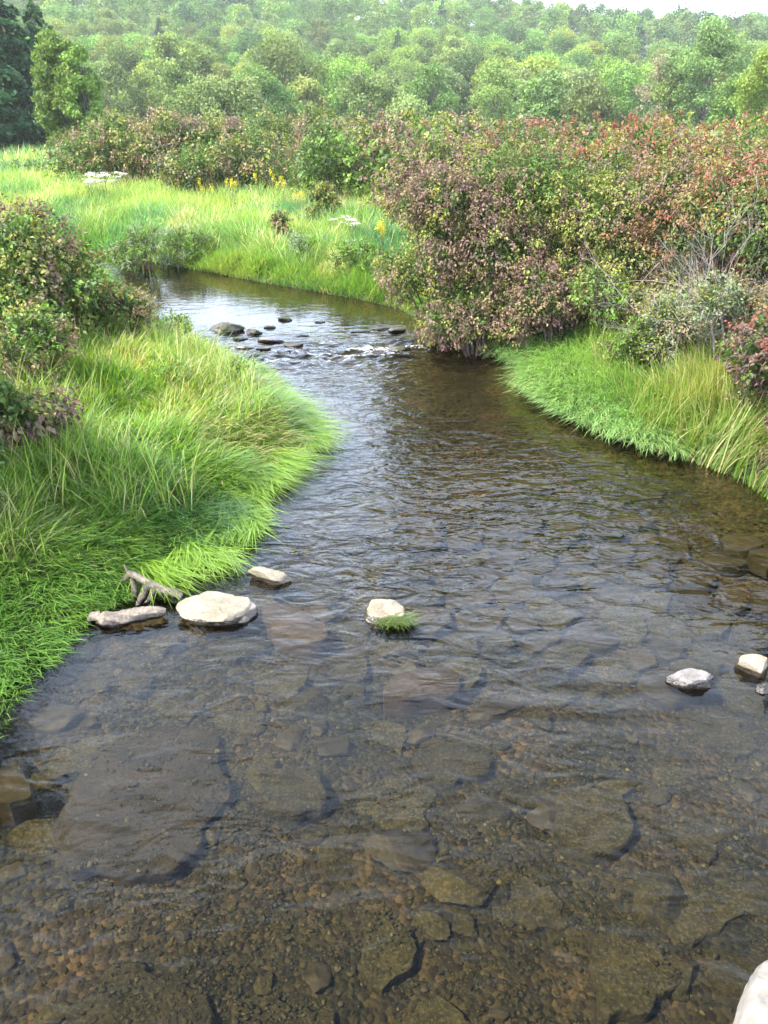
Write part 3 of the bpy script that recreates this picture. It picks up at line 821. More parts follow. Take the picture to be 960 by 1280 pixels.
# ------------------------------------------------------------------ driftwood
p = at(165, 772, 0.03)
lines = []
root = empty('driftwood_log', (p[0], p[1], 0)); tag(root, 'weathered pale driftwood log lying at the edge of the shaded grass', 'driftwood')
m = 34; t = np.linspace(-1, 1, m)
pts = np.column_stack([t * 0.29, 0.06 * t + 0.008 * np.sin(t * 4), 0.045 + 0.03 * t])
rad = 0.085 * (1 - 0.35 * (t + 1) / 2) * (1 + 0.05 * np.sin(t * 7 + 1)) ; rad *= np.clip(1.15 - np.abs(t) ** 6, 0.25, 1)
V, F = tubes([(pts, rad)], 28)
V = V + norm(V - np.repeat(pts, 28, axis=0)) * ((fbm(V * [0.5, 1.6, 1.6], 14, 4, 5, .65) - 0.5) * 0.085)[:, None]
V[:, 2] = np.where(V[:, 2] > 0.085, 0.085 + (V[:, 2] - 0.085) * 0.45, V[:, 2])
build('trunk', V, F, M_wood, root, smooth=True)
V, F = tubes([(np.array([[-0.29, 0, 0.03], [-0.34, -0.02, 0.05], [-0.37, -0.05, 0.03]]), np.array([0.06, 0.045, 0.015]))], 10)
build('broken_stub', V, F, M_wood, root, smooth=True)

p = at(188, 748, 0.0)
root = empty('broken_branch', (p[0], p[1], 0)); tag(root, 'weathered broken branch propped up on dark stubs behind the driftwood log', 'branch')
t = np.linspace(0, 1, 9)
pts = np.column_stack([-0.20 + 0.50 * t, 0.10 - 0.16 * t, 0.20 - 0.16 * t + 0.02 * np.sin(t * 9)])
rad = 0.05 * (1 - 0.6 * np.abs(t - 0.55))
V, F = tubes([(pts, rad)], 9); V = V + ((fbm(V, 12, 8, 3) - 0.5) * 0.035)[:, None]
build('limb', V, F, M_wood, root, smooth=True)
lines = [(np.array([[-0.16, 0.08, 0.16], [-0.14, 0.02, 0.07], [-0.17, -0.02, -0.05]]), np.array([0.025, 0.03, 0.02])),
         (np.array([[-0.02, 0.03, 0.14], [-0.06, -0.03, 0.04], [-0.10, -0.10, -0.03]]), np.array([0.03, 0.035, 0.03])),
         (np.array([[-0.19, 0.10, 0.19], [-0.28, 0.15, 0.10], [-0.33, 0.16, -0.02]]), np.array([0.025, 0.025, 0.02])),
         (np.array([[0.05, 0.0, 0.10], [0.02, -0.03, 0.03], [-0.05, -0.07, -0.04]]), np.array([0.03, 0.03, 0.02])),
         (np.array([[-0.20, 0.10, 0.20], [-0.24, 0.14, 0.27]]), np.array([0.02, 0.006]))]
V, F = tubes(lines, 7)
build('broken_stub', V, F, M_darkwood, root, smooth=True)

# ------------------------------------------------------------------ grass
def sample_area(n, poly_px=None, box=None, rng=rs, pz=0.0):
    P = np.column_stack([rng.uniform(box[0], box[1], n), rng.uniform(box[2], box[3], n)])
    return P

G1 = np.array([0.110, 0.210, 0.022]); G2 = np.array([0.210, 0.320, 0.035]); G3 = np.array([0.060, 0.150, 0.035])
STRAW = np.array([0.40, 0.34, 0.16]); BLUE = np.array([0.060, 0.150, 0.060])

def near_left_grass():
    r = np.random.default_rng(31)
    P = np.column_stack([r.uniform(-9.0, -0.3, 400000), r.uniform(2.2, 15.8, 400000)])
    # keep only the left bank within view
    vis = (P[:, 0] > -(P[:, 1] * 0.9 + 1.9) * 0.54 - 0.6)
    P = P[vis]
    s = sdist(P)
    keep = (s > -0.12) & (s < 5.5)
    left = P[:, 0] < (-0.6 + 0 * P[:, 1])
    P, s = P[keep & left], s[keep & left]
    # thin with distance
    pr = np.clip(1.15 - (P[:, 1] - 5) * 0.055, 0.35, 1)
    k = r.random(len(P)) < pr; P, s = P[k], s[k]
    n = len(P)
    z = np.maximum(ground_z(P), -0.03)
    cl = fbm(P, 1.8, 5); cl2 = fbm(P, 4.5, 6, 2); big_ = vnoise(P, 0.55, 8)
    # direction towards the water (gradient of the distance), turned downstream (towards the camera)
    e = 0.05
    gxx = sdist(P + [e, 0]) - s; gyy = sdist(P + [0, e]) - s
    toW = -np.arctan2(0, 1) + np.arctan2(-gyy, -gxx)
    down = np.arctan2(-0.75, 0.55)
    edge = np.exp(-np.maximum(s, 0) / 0.85)
    vx = np.cos(toW) * 1.0 + np.cos(down) * 0.9; vy = np.sin(toW) * 1.0 + np.sin(down) * 0.9
    az = np.arctan2(vy, vx)
    az = az + (cl - 0.5) * 3.2 + (cl2 - 0.5) * 1.6 + r.normal(0, 0.65, n) + (1 - edge) * r.normal(0, 1.2, n)
    lean = np.clip(0.18 + 1.4 * edge + (cl2 - 0.5) * 0.9, 0.02, 1.45)
    th0 = lean * 0.55 + r.normal(0, 0.12, n)
    th1 = np.clip(lean + 0.75 + r.normal(0, 0.28, n), 0.2, 1.9)
    flat = edge > 0.45
    th1 = np.where(flat, np.minimum(th1, 1.72), th1)
    L = r.uniform(0.22, 0.68, n) * (0.30 + 1.2 * cl) * (1 - 0.42 * edge) * np.where(P[:, 1] < 5.5, 0.85, 1.0)
    W = r.uniform(0.007, 0.017, n) * (1 + np.clip(P[:, 1] - 6, 0, 8) * 0.09)
    u = np.clip(big_ * 0.8 + r.random(n) * 0.5 - 0.1, 0, 1)[:, None]
    C = G1 * (1 - u) + G2 * u
    C = np.where((r.random(n) < 0.18)[:, None], G3 * 1.1, C)
    sp_ = 0.03 + np.clip((fbm(P, 0.9, 29, 3) - .56) * 3, 0, .35) + 0.04 * (P[:, 1] > 11)
    C = np.where((r.random(n) < sp_)[:, None], STRAW, C)
    cool = np.clip((fbm(P, 0.7, 14, 3) - .53) * 3 + np.clip(6.6 - P[:, 1], 0, 1) * .8, 0, .7)[:, None]
    C = C * (1 - cool) + np.array([0.065, 0.175, 0.032]) * cool
    C = C * r.uniform(0.7, 1.3, (n, 1))
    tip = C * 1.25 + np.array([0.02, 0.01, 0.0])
    P3 = np.column_stack([P, z - 0.02])
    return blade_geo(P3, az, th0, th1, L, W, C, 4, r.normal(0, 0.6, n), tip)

def reeds(n, box, cond, seed, Lr, cols, wr=(0.008, 0.016)):
    r = np.random.default_rng(seed)
    P = np.column_stack([r.uniform(box[0], box[1], n), r.uniform(box[2], box[3], n)]); s = sdist(P)
    m_ = fbm(P, 1.3, seed, 3); k = cond(P, s) & (m_ > .5); P = P[k]; n = len(P)
    c = np.array(cols)[r.integers(0, len(cols), n)] * r.uniform(.7, 1.25, (n, 1))
    return blade_geo(np.column_stack([P, ground_z(P) - .02]), r.uniform(0, 6.28, n), r.uniform(0, .3, n), r.uniform(.3, 1.9, n) , r.uniform(*Lr, n), r.uniform(*wr, n), c, 5, r.normal(0, .6, n), c * 1.1)
lg = Geo(); lg.add(*near_left_grass())
lg.add(*reeds(30000, (-8.5, -.8, 4, 15.5), lambda P, s: (s > .5) & (s < 5), 37, (.5, .95), [G1, G2 * 1.1, (0.28, .33, .07), (0.14, .24, .04), STRAW]))
def floaters(n, seed):
    r = np.random.default_rng(seed)
    P = np.column_stack([r.uniform(-5, -.3, n * 12), r.uniform(4.5, 13, n * 12)]); s = sdist(P)
    k = (s > -0.16) & (s < 0.22) & (P[:, 1] > 6.6) & (fbm(P, 1.6, 3, 2) > .42); P, s = P[k][:n], s[k][:n]; n = len(P)
    az = np.arctan2(-0.85, 0.45) + (fbm(P, 1.2, 18) - .5) * 2.4 + r.normal(0, .35, n)
    c = (G2 * .8 + G1 * .3) * r.uniform(.7, 1.3, (n, 1))
    return blade_geo(np.column_stack([P, np.full(n, 0.012) + np.maximum(ground_z(P), 0)]), az, r.uniform(1.1, 1.4, n), r.uniform(1.55, 1.68, n), r.uniform(.3, .8, n), r.uniform(.006, .013, n), c, 5, r.normal(0, .6, n), c * 1.2)
lg.add(*floaters(9000, 38))
V, F, C = lg.get()
print('left grass quads', len(F))
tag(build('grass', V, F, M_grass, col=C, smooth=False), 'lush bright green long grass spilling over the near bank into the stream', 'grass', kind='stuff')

def patch_grass(box, n, cond, rng, Lr, Wr, cols, lean0, azf, nseg=4, thr=0.3, straw=0.03, tipmul=1.2):
    P = np.column_stack([rng.uniform(box[0], box[1], n), rng.uniform(box[2], box[3], n)])
    s = sdist(P); k = cond(P, s); P, s = P[k], s[k]; n = len(P)
    z = ground_z(P)
    cl = fbm(P, 2.0, 55); u = np.clip(vnoise(P, 0.8, 58) * 0.8 + rng.random(n) * 0.5 - 0.1, 0, 1)[:, None]
    az = azf(P, s, cl) + rng.normal(0, 0.4, n)
    ln = lean0(P, s, cl)
    C = cols[0] * (1 - u) + cols[1] * u
    C = np.where((rng.random(n) < straw)[:, None], STRAW, C) * rng.uniform(0.75, 1.25, (n, 1))
    return blade_geo(np.column_stack([P, z - 0.02]), az, ln * 0.5 + rng.normal(0, 0.1, n), np.clip(ln + 0.6 + rng.normal(0, thr, n), 0.1, 1.85),
                     rng.uniform(*Lr, n) * (0.75 + 0.5 * cl), rng.uniform(*Wr, n), C, nseg, rng.normal(0, 0.6, n), C * tipmul)

rr = np.random.default_rng(77)
c_mat = at(755, 500)[:2]
def azR(P, s, cl):
    return np.arctan2(-0.85, -0.35) + (cl - 0.5) * 1.8
# pale low mat reaching over the water on the far side
gm = Geo()
gm.add(*patch_grass((1.6, 6.2, 5.5, 14.5), 108000, lambda P, s: (s > -0.02) & (s < 1.5 + 0.5 * vnoise(P, 1, 3)) & (P[:, 0] > 2.0) & (P[:, 0] < 3.75) & (P[:, 1] > 8.0) , rr, (0.3, 0.72), (0.010, 0.020),
                    (np.array([0.19, 0.32, 0.10]), np.array([0.28, 0.40, 0.14])), lambda P, s, cl: 0.55 + 0.75 * np.exp(-np.maximum(s, 0) / 0.8) + (cl - .5) * 0.5, azR, 4, 0.2, 0.02, 1.25))
V, F, C = gm.get()
tag(build('drooping_grass', V, F, M_grass, col=C), 'pale green soft grass mat drooping into the water below the purple bushes', 'grass', kind='stuff')
gm = Geo()
def condR(P, s): return (s > np.where(P[:, 0] < 3.3, 1.35, -0.07)) & (s < 5) & (P[:, 0] > 1.8) & (vnoise(P, 1.1, 91) > 0.25)
gm.add(*patch_grass((1.8, 9.5, 5.0, 15.0), 85000, condR, rr, (0.3, 0.85), (0.012, 0.026),
                    (np.array([0.11, 0.20, 0.03]), np.array([0.22, 0.30, 0.06])), lambda P, s, cl: 0.25 + (cl - .5) * 0.7,
                    lambda P, s, cl: np.arctan2(-0.8, -0.4) + (cl - .5) * 9, 4, 0.45, 0.2))
# yellow tussock by the water
q = at(880, 545)[:2]
gm.add(*patch_grass((q[0] - 0.7, q[0] + 1.0, q[1] - 0.5, q[1] + 1.2), 6000, lambda P, s: (s > 0.0) & (np.hypot(P[:, 0] - q[0] - .1, P[:, 1] - q[1] - .3) < 0.35 + 0.55 * vnoise(P, 2.2, 12)), rr, (0.4, 0.9), (0.010, 0.022),
                    (np.array([0.20, 0.28, 0.05]), np.array([0.40, 0.38, 0.11])), lambda P, s, cl: 0.45 + (cl - .5) * 1.2,
                    lambda P, s, cl: np.arctan2(-0.8, -0.5) + (cl - .5) * 10, 4, 0.5, 0.22))
V, F, C = gm.get()
tag(build('bank_grass', V, F, M_grass, col=C), 'tall yellowing grass and straw standing on the bank by the dry shrubs', 'grass', kind='stuff')

# far meadow and far bank
def meadow():
    r = np.random.default_rng(90)
    G = Geo()
    # rows of increasing distance with larger, sparser blades
    for (y0, y1, n, Ls, Ws) in ((15.5, 24, 110000, 1.0, 1.6), (22, 34, 120000, 1.1, 2.4), (34, 52, 80000, 1.25, 4), (52, 80, 40000, 1.3, 7.0)):
        P = np.column_stack([r.uniform(-0.56 * y1 - 2, (1.5 if y1 < 40 else 4), n), r.uniform(y0, y1, n)])
        P = P[P[:, 0] > -0.54 * P[:, 1] - 1.5]
        s = sdist(P); k = (s > 0.0) ; P, s = P[k], s[k]
        farside = P[:, 1] > 15.5
        P, s = P[farside], s[farside]
        n = len(P); z = ground_z(P)
        cl = fbm(P, 1.3, 61); b1 = fbm(P, 0.5, 62, 3); b2 = fbm(P, 0.35, 66, 3)
        u = np.clip((b1 - .5) * 3 + r.random(n) * 0.8 + .1, 0, 1)[:, None]
        ca = np.array([0.155, 0.265, 0.045]); cb = np.array([0.30, 0.345, 0.08]); cc = np.array([0.095, 0.21, 0.075])
        C = ca * (1 - u) + cb * u
        bl = np.clip((b2 - 0.5) * 9 + r.normal(0, 0.3, n), 0, 1)[:, None]
        bl = np.where(s[:, None] < 2.2, np.maximum(bl, 0.45 * (r.random((n, 1)) < 0.6)), bl)
        C = C * (1 - bl) + cc * bl
        sw = np.clip((fbm(P, 0.8, 71, 3) - 0.62) * 8, 0, .6)
        C = np.where((r.random(n) < 0.04 + sw)[:, None], STRAW * 1.15, C)
        C *= r.uniform(0.75, 1.25, (n, 1))
        edge = np.exp(-s / 0.8)
        az = r.uniform(0, 6.28, n) * 0.7 + cl * 9
        az = np.where(edge > 0.4, np.arctan2(-1, 0.2) + r.normal(0, 0.6, n), az)
        lean = 0.2 + 0.7 * edge + (cl - 0.5) * 0.5
        L = r.uniform(0.35, 0.85, n) * Ls * (0.2 + 1.5 * cl) * (1 - 0.45 * edge)
        W = r.uniform(0.009, 0.016, n) * Ws
        G.add(*blade_geo(np.column_stack([P, z - 0.02]), az, lean * 0.5, np.clip(lean + 0.6 + r.normal(0, 0.3, n), 0, 1.8), L, W, C, 3, r.normal(0, 0.8, n), C * 1.2))
    return G.get()
V, F, C = meadow()
print('meadow quads', len(F))
tag(build('meadow_grass', V, F, M_meadow, col=C), 'sunlit yellow green meadow grass on the bank beyond the upstream pool', 'grass', kind='stuff')

# ------------------------------------------------------------------ shrubs
PAL = {'green': (0.075, 0.125, 0.022), 'bright': (0.140, 0.235, 0.035), 'olive': (0.190, 0.190, 0.042), 'purple': (0.115, 0.062, 0.054),
       'mauve': (0.175, 0.108, 0.084), 'red': (0.215, 0.075, 0.050), 'orange': (0.235, 0.125, 0.055), 'tan': (0.225, 0.172, 0.088),
       'yellow': (0.245, 0.255, 0.060), 'dark': (0.030, 0.048, 0.016), 'brown': (0.190, 0.125, 0.070), 'grey': (0.20, 0.25, 0.14)}

def bush(name, x, y, rx, ry, top, weights, label, group=None, cat='bush', leaf=0.085, per=11, dens=1.0, seed=1, base=None, droop=0.65,
         low=0.02, lumps=None, far=False, aspect=0.60, mat=None, stems=True, stem_mat=None, spread=0.13):
    r = np.random.default_rng(seed)
    gz = float(ground_z(np.array([[x, y]]))[0]) if base is None else base
    h = max(top - gz, 0.3)
    # lumps: overlapping masses of branches
    K = lumps or int(10 + rx * ry * 5)
    u = r.uniform(0, 2 * np.pi, K); v = r.uniform(0.0, 1.0, K); rr_ = np.sqrt(r.uniform(0, 1, K)) * 0.72
    cx = np.cos(u) * rr_ * rx; cyv = np.sin(u) * rr_ * ry
    lr = r.uniform(0.26, 0.42, K) * min(rx, ry, h * 0.8)
    zmax = h * np.sqrt(np.clip(1 - (rr_ / 1.02) ** 2.4, 0.05, 1))
    cz = lr * 0.5 + (np.maximum(zmax - lr, lr * 0.6) - lr * 0.5) * v ** 0.45
    c = np.column_stack([cx, cyv, cz])
    area = 2 * np.pi * ((rx + ry) / 2) * h * 0.75 + np.pi * rx * ry
    ns = int(area * (34 if not far else 15) * dens * (0.085 / leaf) ** (1.2))
    idx = r.choice(K, ns * 2, p=lr ** 2 / np.sum(lr ** 2))
    d = norm(r.normal(size=(ns * 2, 3)))
    sc = lr[idx][:, None] * np.array([1.15, 1.15, 0.85])
    P = c[idx] + d * sc * r.uniform(0.72, 1.06, (ns * 2, 1))
    # drop sprigs deep inside other lumps
    deep = np.zeros(len(P))
    for k in range(K):
        q = np.linalg.norm((P - c[k]) / (lr[k] * np.array([1.15, 1.15, 0.85])), axis=1)
        deep += (q < 0.72) & (idx != k)
    keep = ((deep < 1) | (r.random(len(P)) < 0.12)) & (P[:, 2] > low)
    P, d = P[keep][:ns], d[keep][:ns]
    n = len(P)
    out = norm(d + np.array([0, 0, 0.35]) + norm(P * [1 / rx, 1 / ry, 0.6 / h]) * 0.5)
    # colour class per sprig: clustered
    names = list(weights); w_ = np.array([weights[k] for k in names], float); w_ = np.cumsum(w_ / w_.sum())
    wpos = P + [x, y, 0]
    un = fbm(wpos, 1.1, 70 + seed % 5, 3); un = np.clip((un - 0.5) * 2.6 + 0.5, 0, 1)
    uu = np.clip(un * 0.7 + r.random(n) * 0.3, 0, 0.9999); 
    # equalise
    o_ = np.argsort(np.argsort(uu)) / n
    cls = np.searchsorted(w_, o_)
    cls = np.minimum(cls, len(names) - 1)
    pc = np.array([PAL[k] for k in names])[cls]
    # leaves along each sprig
    t = r.uniform(0, 1, (n, per, 1))
    LP = P[:, None] + out[:, None] * t * spread + r.normal(0, spread * 0.32, (n, per, 3))
    LD = norm(out[:, None] * 0.6 + r.normal(0, 0.62, (n, per, 3)) + np.array([0, 0, -droop]))
    LN = norm(out[:, None] * 0.5 + np.array([0, 0, 0.8]) + r.normal(0, 0.45, (n, per, 3)))
    LC = pc[:, None] * r.uniform(0.8, 1.25, (n, 1, 1)) * r.uniform(0.75, 1.25, (n, per, 1)) * (1 + r.normal(0, 0.08, (n, per, 3)))
    LC = np.clip(LC, 0.005, 0.6)
    Ls = leaf * r.uniform(0.65, 1.25, n * per)
    LP = LP.reshape(-1, 3); LP[:, 2] = np.maximum(LP[:, 2], low * 0.5)
    # green fill leaves inside the lumps
    ni = int(n * per * 0.35); ki = r.choice(K, ni, p=lr ** 2 / np.sum(lr ** 2)); di = norm(r.normal(size=(ni, 3)))
    IP = c[ki] + di * (lr[ki] * r.uniform(0.35, 0.8, ni))[:, None]; IP[:, 2] = np.maximum(IP[:, 2], low)
    IC = np.array(PAL['green']) * r.uniform(0.6, 1.3, (ni, 1))
    LP = np.concatenate([LP, IP]); Ls = np.concatenate([Ls, leaf * r.uniform(0.9, 1.5, ni)])
    LD = np.concatenate([LD.reshape(-1, 3), r.normal(size=(ni, 3))]); LN = np.concatenate([LN.reshape(-1, 3), di + r.normal(0, .6, (ni, 3))])
    LC = np.concatenate([LC.reshape(-1, 3), IC])
    fn = flake_geo if far else leaf_geo
    V, F, C = fn(LP, LD.reshape(-1, 3), LN.reshape(-1, 3), Ls, Ls * aspect, LC.reshape(-1, 3))
    root = tag(empty(name, (x, y, gz)), label, cat, group)
    build('foliage', V, F, mat or M_leaf, root, col=C)
    if stems:
        lines = []
        for k in range(K):
            b0 = np.array([c[k][0] * 0.25, c[k][1] * 0.25, -0.08]); e0 = c[k]
            mid = (b0 + e0) / 2 + np.array([0, 0, 0.12 * h]) * 0 + r.normal(0, 0.06, 3)
            mid[:2] -= (e0 - b0)[:2] * 0.12
            lines.append((np.array([b0, mid, e0]), np.array([0.020, 0.015, 0.009]) * (1 + 0.3 * rx)))
        m2 = min(n, 260 if not far else 90)
        for j in r.choice(n, m2, replace=False):
            k = np.argmin(np.linalg.norm(c - P[j], axis=1))
            e1 = P[j] + out[j] * spread * 1.05
            lines.append((np.array([c[k], (c[k] + P[j]) / 2 + r.normal(0, 0.03, 3), e1]), np.array([0.008, 0.006, 0.003])))
        V, F = tubes(lines, 5)
        build('branches', V, F, stem_mat or M_twig, root, smooth=True)
    return root

# ---- bushes
DGR = 'purple and red dogwood bushes along the stream'
W1 = {'green': 3.0, 'olive': 2.4, 'yellow': 1, 'brown': 1.2, 'mauve': 3.4, 'purple': 1.5, 'tan': 1.4}
W2 = {'green': 1.5, 'olive': 2.0, 'brown': .7, 'mauve': 2.4, 'orange': 1.6, 'red': 1.6, 'tan': 0.8}
W3 = {'bright': .8, 'green': 1.8, 'yellow': 1.6, 'olive': 2.4, 'tan': 1.0, 'mauve': 1.2, 'orange': 0.6}
W4 = {'green': 1.6, 'olive': 1.6, 'brown': 1.2, 'orange': 1.7, 'red': 1.8, 'tan': 1.0, 'yellow': .8}
bl = [  # px, dist, rx, ry, top row, weights, label
    (560, 15.4, 1.25, 1.3, 205, W1, 'mauve and purple leaved bush leaning over the white water of the riffle'),
    (655, 15.6, 1.7, 1.6, 158, W1, 'tall rounded purple leaved bush behind the lowest overhanging bush'),
    (790, 15.4, 1.8, 1.6, 165, W3, 'tall yellow green bush flecked with mauve beside the tall purple bush'),
    (925, 13.6, 1.4, 1.3, 165, W4, 'orange and olive bush rising behind the bare grey shrub'),
    (605, 14.6, 1.05, 1.0, 330, W1, 'low purple bush whose branches hang right over dark water'),
    (705, 14.3, 1.15, 0.9, 300, W1, 'low mauve bush between the overhanging bush and the bank grass'),
    (800, 13.6, 1.1, 0.9, 310, W3, 'low yellow green bush just above the drooping grass mat'),
    (560, 20.0, 1.7, 1.6, 150, W1, 'dull mauve bush in the second row behind the riffle bush'),
    (680, 20.0, 2.1, 1.8, 133, W2, 'pinkish red topped bush in the second row behind the tall purple bush'),
    (800, 19.5, 2.0, 1.8, 134, {'red': 3, 'orange': 2, 'olive': 1.5, 'mauve': 1.5}, 'brightest red topped bush of the streamside thicket'),
    (915, 19.0, 2.0, 1.8, 136, W4, 'orange red bush in the second row at the photo edge'),
    (1020, 12.6, 1.7, 1.3, 128, W4, 'orange bush half out of the picture behind the bare grey shrub'),
]
for k, (px, d, rx, ry, ty, wt, lab) in enumerate(bl):
    bush('dogwood_bush', atd(px, d), d, rx, ry, ztop(ty - (9 if ty < 250 else 4), d), wt, lab, DGR, seed=300 + k, leaf=0.061 if d < 18 else 0.085, dens=1.05 if d < 18 else 0.9)
# rows further back, seen only as tops
k = 0
for (px, d, rx, ty, wt, lab) in ((540, 27, 2.2, 134, W1, 'brownish mauve bush far back next to the round green shrub'),
                                 (640, 27, 2.4, 128, W2, 'brown topped bush far back under the pale hillside willows'),
                                 (750, 27, 2.4, 127, W2, 'rust topped bush far back behind the brightest red bush'),
                                 (860, 27, 2.4, 126, W4, 'rust and green bush far back below the tall poplar'),
                                 (960, 26, 2.4, 134, W4, 'olive and rust bush far back below the yellow green edge tree')):
    bush('dogwood_bush', atd(px, d), d, rx, 2.0, ztop(ty, d), wt, lab, DGR, seed=330 + k, leaf=0.12, far=True, dens=1.3); k += 1

WB = {'green': 2.4, 'olive': 3, 'brown': 2.4, 'tan': 1.4, 'mauve': 1.3}
WBg = {'green': 3, 'olive': 3, 'brown': 1, 'tan': .8, 'dark': .8}
back = [(p_[0], p_[1] - 6) + p_[2:] for p_ in [(100, 47, 2.0, 160, WBg, 'low dark green bush at the foot of the dark conifers'),
        (150, 46, 2.6, 132, WB, 'broad tan topped bush at the conifer end of the far thicket'),
        (215, 45, 2.5, 130, WB, 'brown and green bush behind the white flowers'),
        (275, 45, 2.3, 133, WB, 'brown bush in the middle of the far thicket'),
        (325, 42, 2.0, 150, WBg, 'dark green low bush in front of the far brown thicket'),
        (345, 49, 2.4, 128, WB, 'dull brown bush behind the dark green low bush'),
        (420, 46, 2.6, 128, WB, 'reddish brown bush standing behind the round green shrub'),
        (490, 40, 2.4, 130, W1, 'mauve brown bush where the far thicket meets the streamside thicket'),
        (560, 36, 2.4, 128, W1, 'brown mauve bush behind the streamside thicket'),
        (245, 41, 1.5, 172, WBg, 'small olive bush standing forward from the far thicket')]]
for k, (px, d, rx, ty, wt, lab) in enumerate(back):
    bush('thicket_bush', atd(px, d), d, rx, 1.9, ztop(ty, d), wt, lab, 'bushes of the far thicket', seed=400 + k, leaf=0.125, far=True, dens=1.6, per=9, spread=0.22)
bush('round_shrub', atd(415, 32), 32, 1.75, 1.6, ztop(153, 32), {'bright': 3, 'green': 3, 'dark': .4}, 'round bright green leafy shrub in front of the brown thicket', seed=420, leaf=0.15, far=True, dens=1.1, cat='shrub', spread=.22)

# left bank bushes
WL = {'green': 2.6, 'bright': 1.2, 'olive': 2.0, 'yellow': .9, 'tan': 1.4, 'brown': 2.2, 'mauve': 1.5, 'purple': 1.2}
bush('bank_bush', atd(5, 13.0), 13.0, 1.45, 1.2, ztop(244, 13.0), WL, 'tangled bush of green and rusty leaves on the near grassy bank', seed=501, cat='bush', droop=.35, leaf=.075)
bush('bank_bush', atd(78, 13.3), 13.3, 0.95, 0.85, ztop(290, 13.3), WL, 'rust tipped bush beside the upstream pool on the near bank', seed=502, droop=.35)
bush('bank_bush', atd(142, 13.4), 13.4, 0.62, 0.6, ztop(345, 13.4), {'green': 2, 'olive': 2, 'tan': 2}, 'small sparse bush at the bank tip leaning over the pool', seed=503, leaf=0.07, dens=.8, droop=.2)
bush('leafy_herb', *at(212, 432)[:2], 0.42, 0.45, 0.55, {'grey': 2, 'bright': 1.5, 'green': 2}, 'low blue green leafy plant on the bank beside the broad pale stone', seed=504, leaf=0.07, cat='plant', dens=1.6, droop=.1, stems=False)
bush('bank_bush', atd(-8, 8.6), 8.7, 0.6, 0.5, 1.5, {'green': 1.5, 'olive': 1, 'tan': 2, 'mauve': 2.5}, 'small bush with pinkish brown leaves poking in above the tall grass', seed=505, droop=.6)
bush('bank_bush', -4.95, 6.9, 1.35, 1.4, 4.3, {'green': 2, 'olive': 2, 'yellow': 1.5, 'mauve': 1}, 'bush mostly out of frame that shades the tall grass', seed=506, droop=.4, dens=1.1)
bush('bank_bush', atd(8, 10.8), 10.8, 0.9, 0.75, ztop(378, 10.8), WL, 'low rusty green bush at the photo edge under the tangled bush', seed=507, leaf=.07, droop=.4)
bush('bank_bush', -3.95, 6.9, 0.38, 0.4, 1.35, {'green': 2, 'tan': 2, 'olive': 1}, 'leaf sprays peeping in at the edge of the shaded grass', seed=508, leaf=.08, droop=.6)
for k, (px, py, r_, tp, lab) in enumerate(((120, 470, .28, .95, 'broad leaved weed in the grass nearest the tangled bush'), (215, 520, .24, .8, 'broad leaved weed in the middle of the lush grass'),
                                       (165, 600, .26, .8, 'dark leafy weed in the shaded hollow of the grass'), (300, 500, .22, .7, 'small leafy weed near the grassy point'),
                                       (60, 620, .3, .85, 'leafy weed in the shaded grass by the photo edge'), (345, 545, .2, .5, 'low leafy weed at the outer grassy point'))):
    q = at(px, py)[:2]
    bush('leafy_weed', q[0], q[1], r_, r_, tp, {'green': 3, 'bright': 2, 'olive': .7}, lab, 'leafy weeds among the bank grass', seed=530 + k, leaf=.06, cat='plant', dens=.8, droop=.1, stems=False, aspect=.38)
# right edge
bush('red_bush', 5.25, 9.5, 1.05, 1.0, 2.45, {'red': 2, 'purple': 2.5, 'mauve': 1.5, 'green': 1}, 'deep red leaved bush reaching in from the photo edge', seed=510, droop=.5, dens=1.1)
bush('red_bush', 5.5, 7.7, 1.15, 1.0, 3.0, {'red': 1, 'olive': 2.5, 'green': 2.5, 'mauve': 1}, 'green and red bush out of frame on the near bank by the water', seed=511, droop=.5, dens=1.1)
bush('dry_shrub', atd(935, 11.3), 11.3, 0.9, 0.6, ztop(330, 11.3), {'tan': 3, 'olive': 1.5, 'grey': 2.2, 'mauve': .6}, 'dry beige flowered shrub above the yellow tussock', seed=512, leaf=0.045, cat='shrub', dens=1.1, droop=0, per=9, stem_mat=M_dead)
bush('dry_shrub', atd(868, 12.0), 12.0, 0.75, 0.55, ztop(350, 12.0), {'olive': 2, 'grey': 3, 'tan': 2}, 'grey green weedy shrub next to the dry beige shrub', seed=513, leaf=0.05, cat='shrub', dens=1.0, droop=0, stem_mat=M_dead)

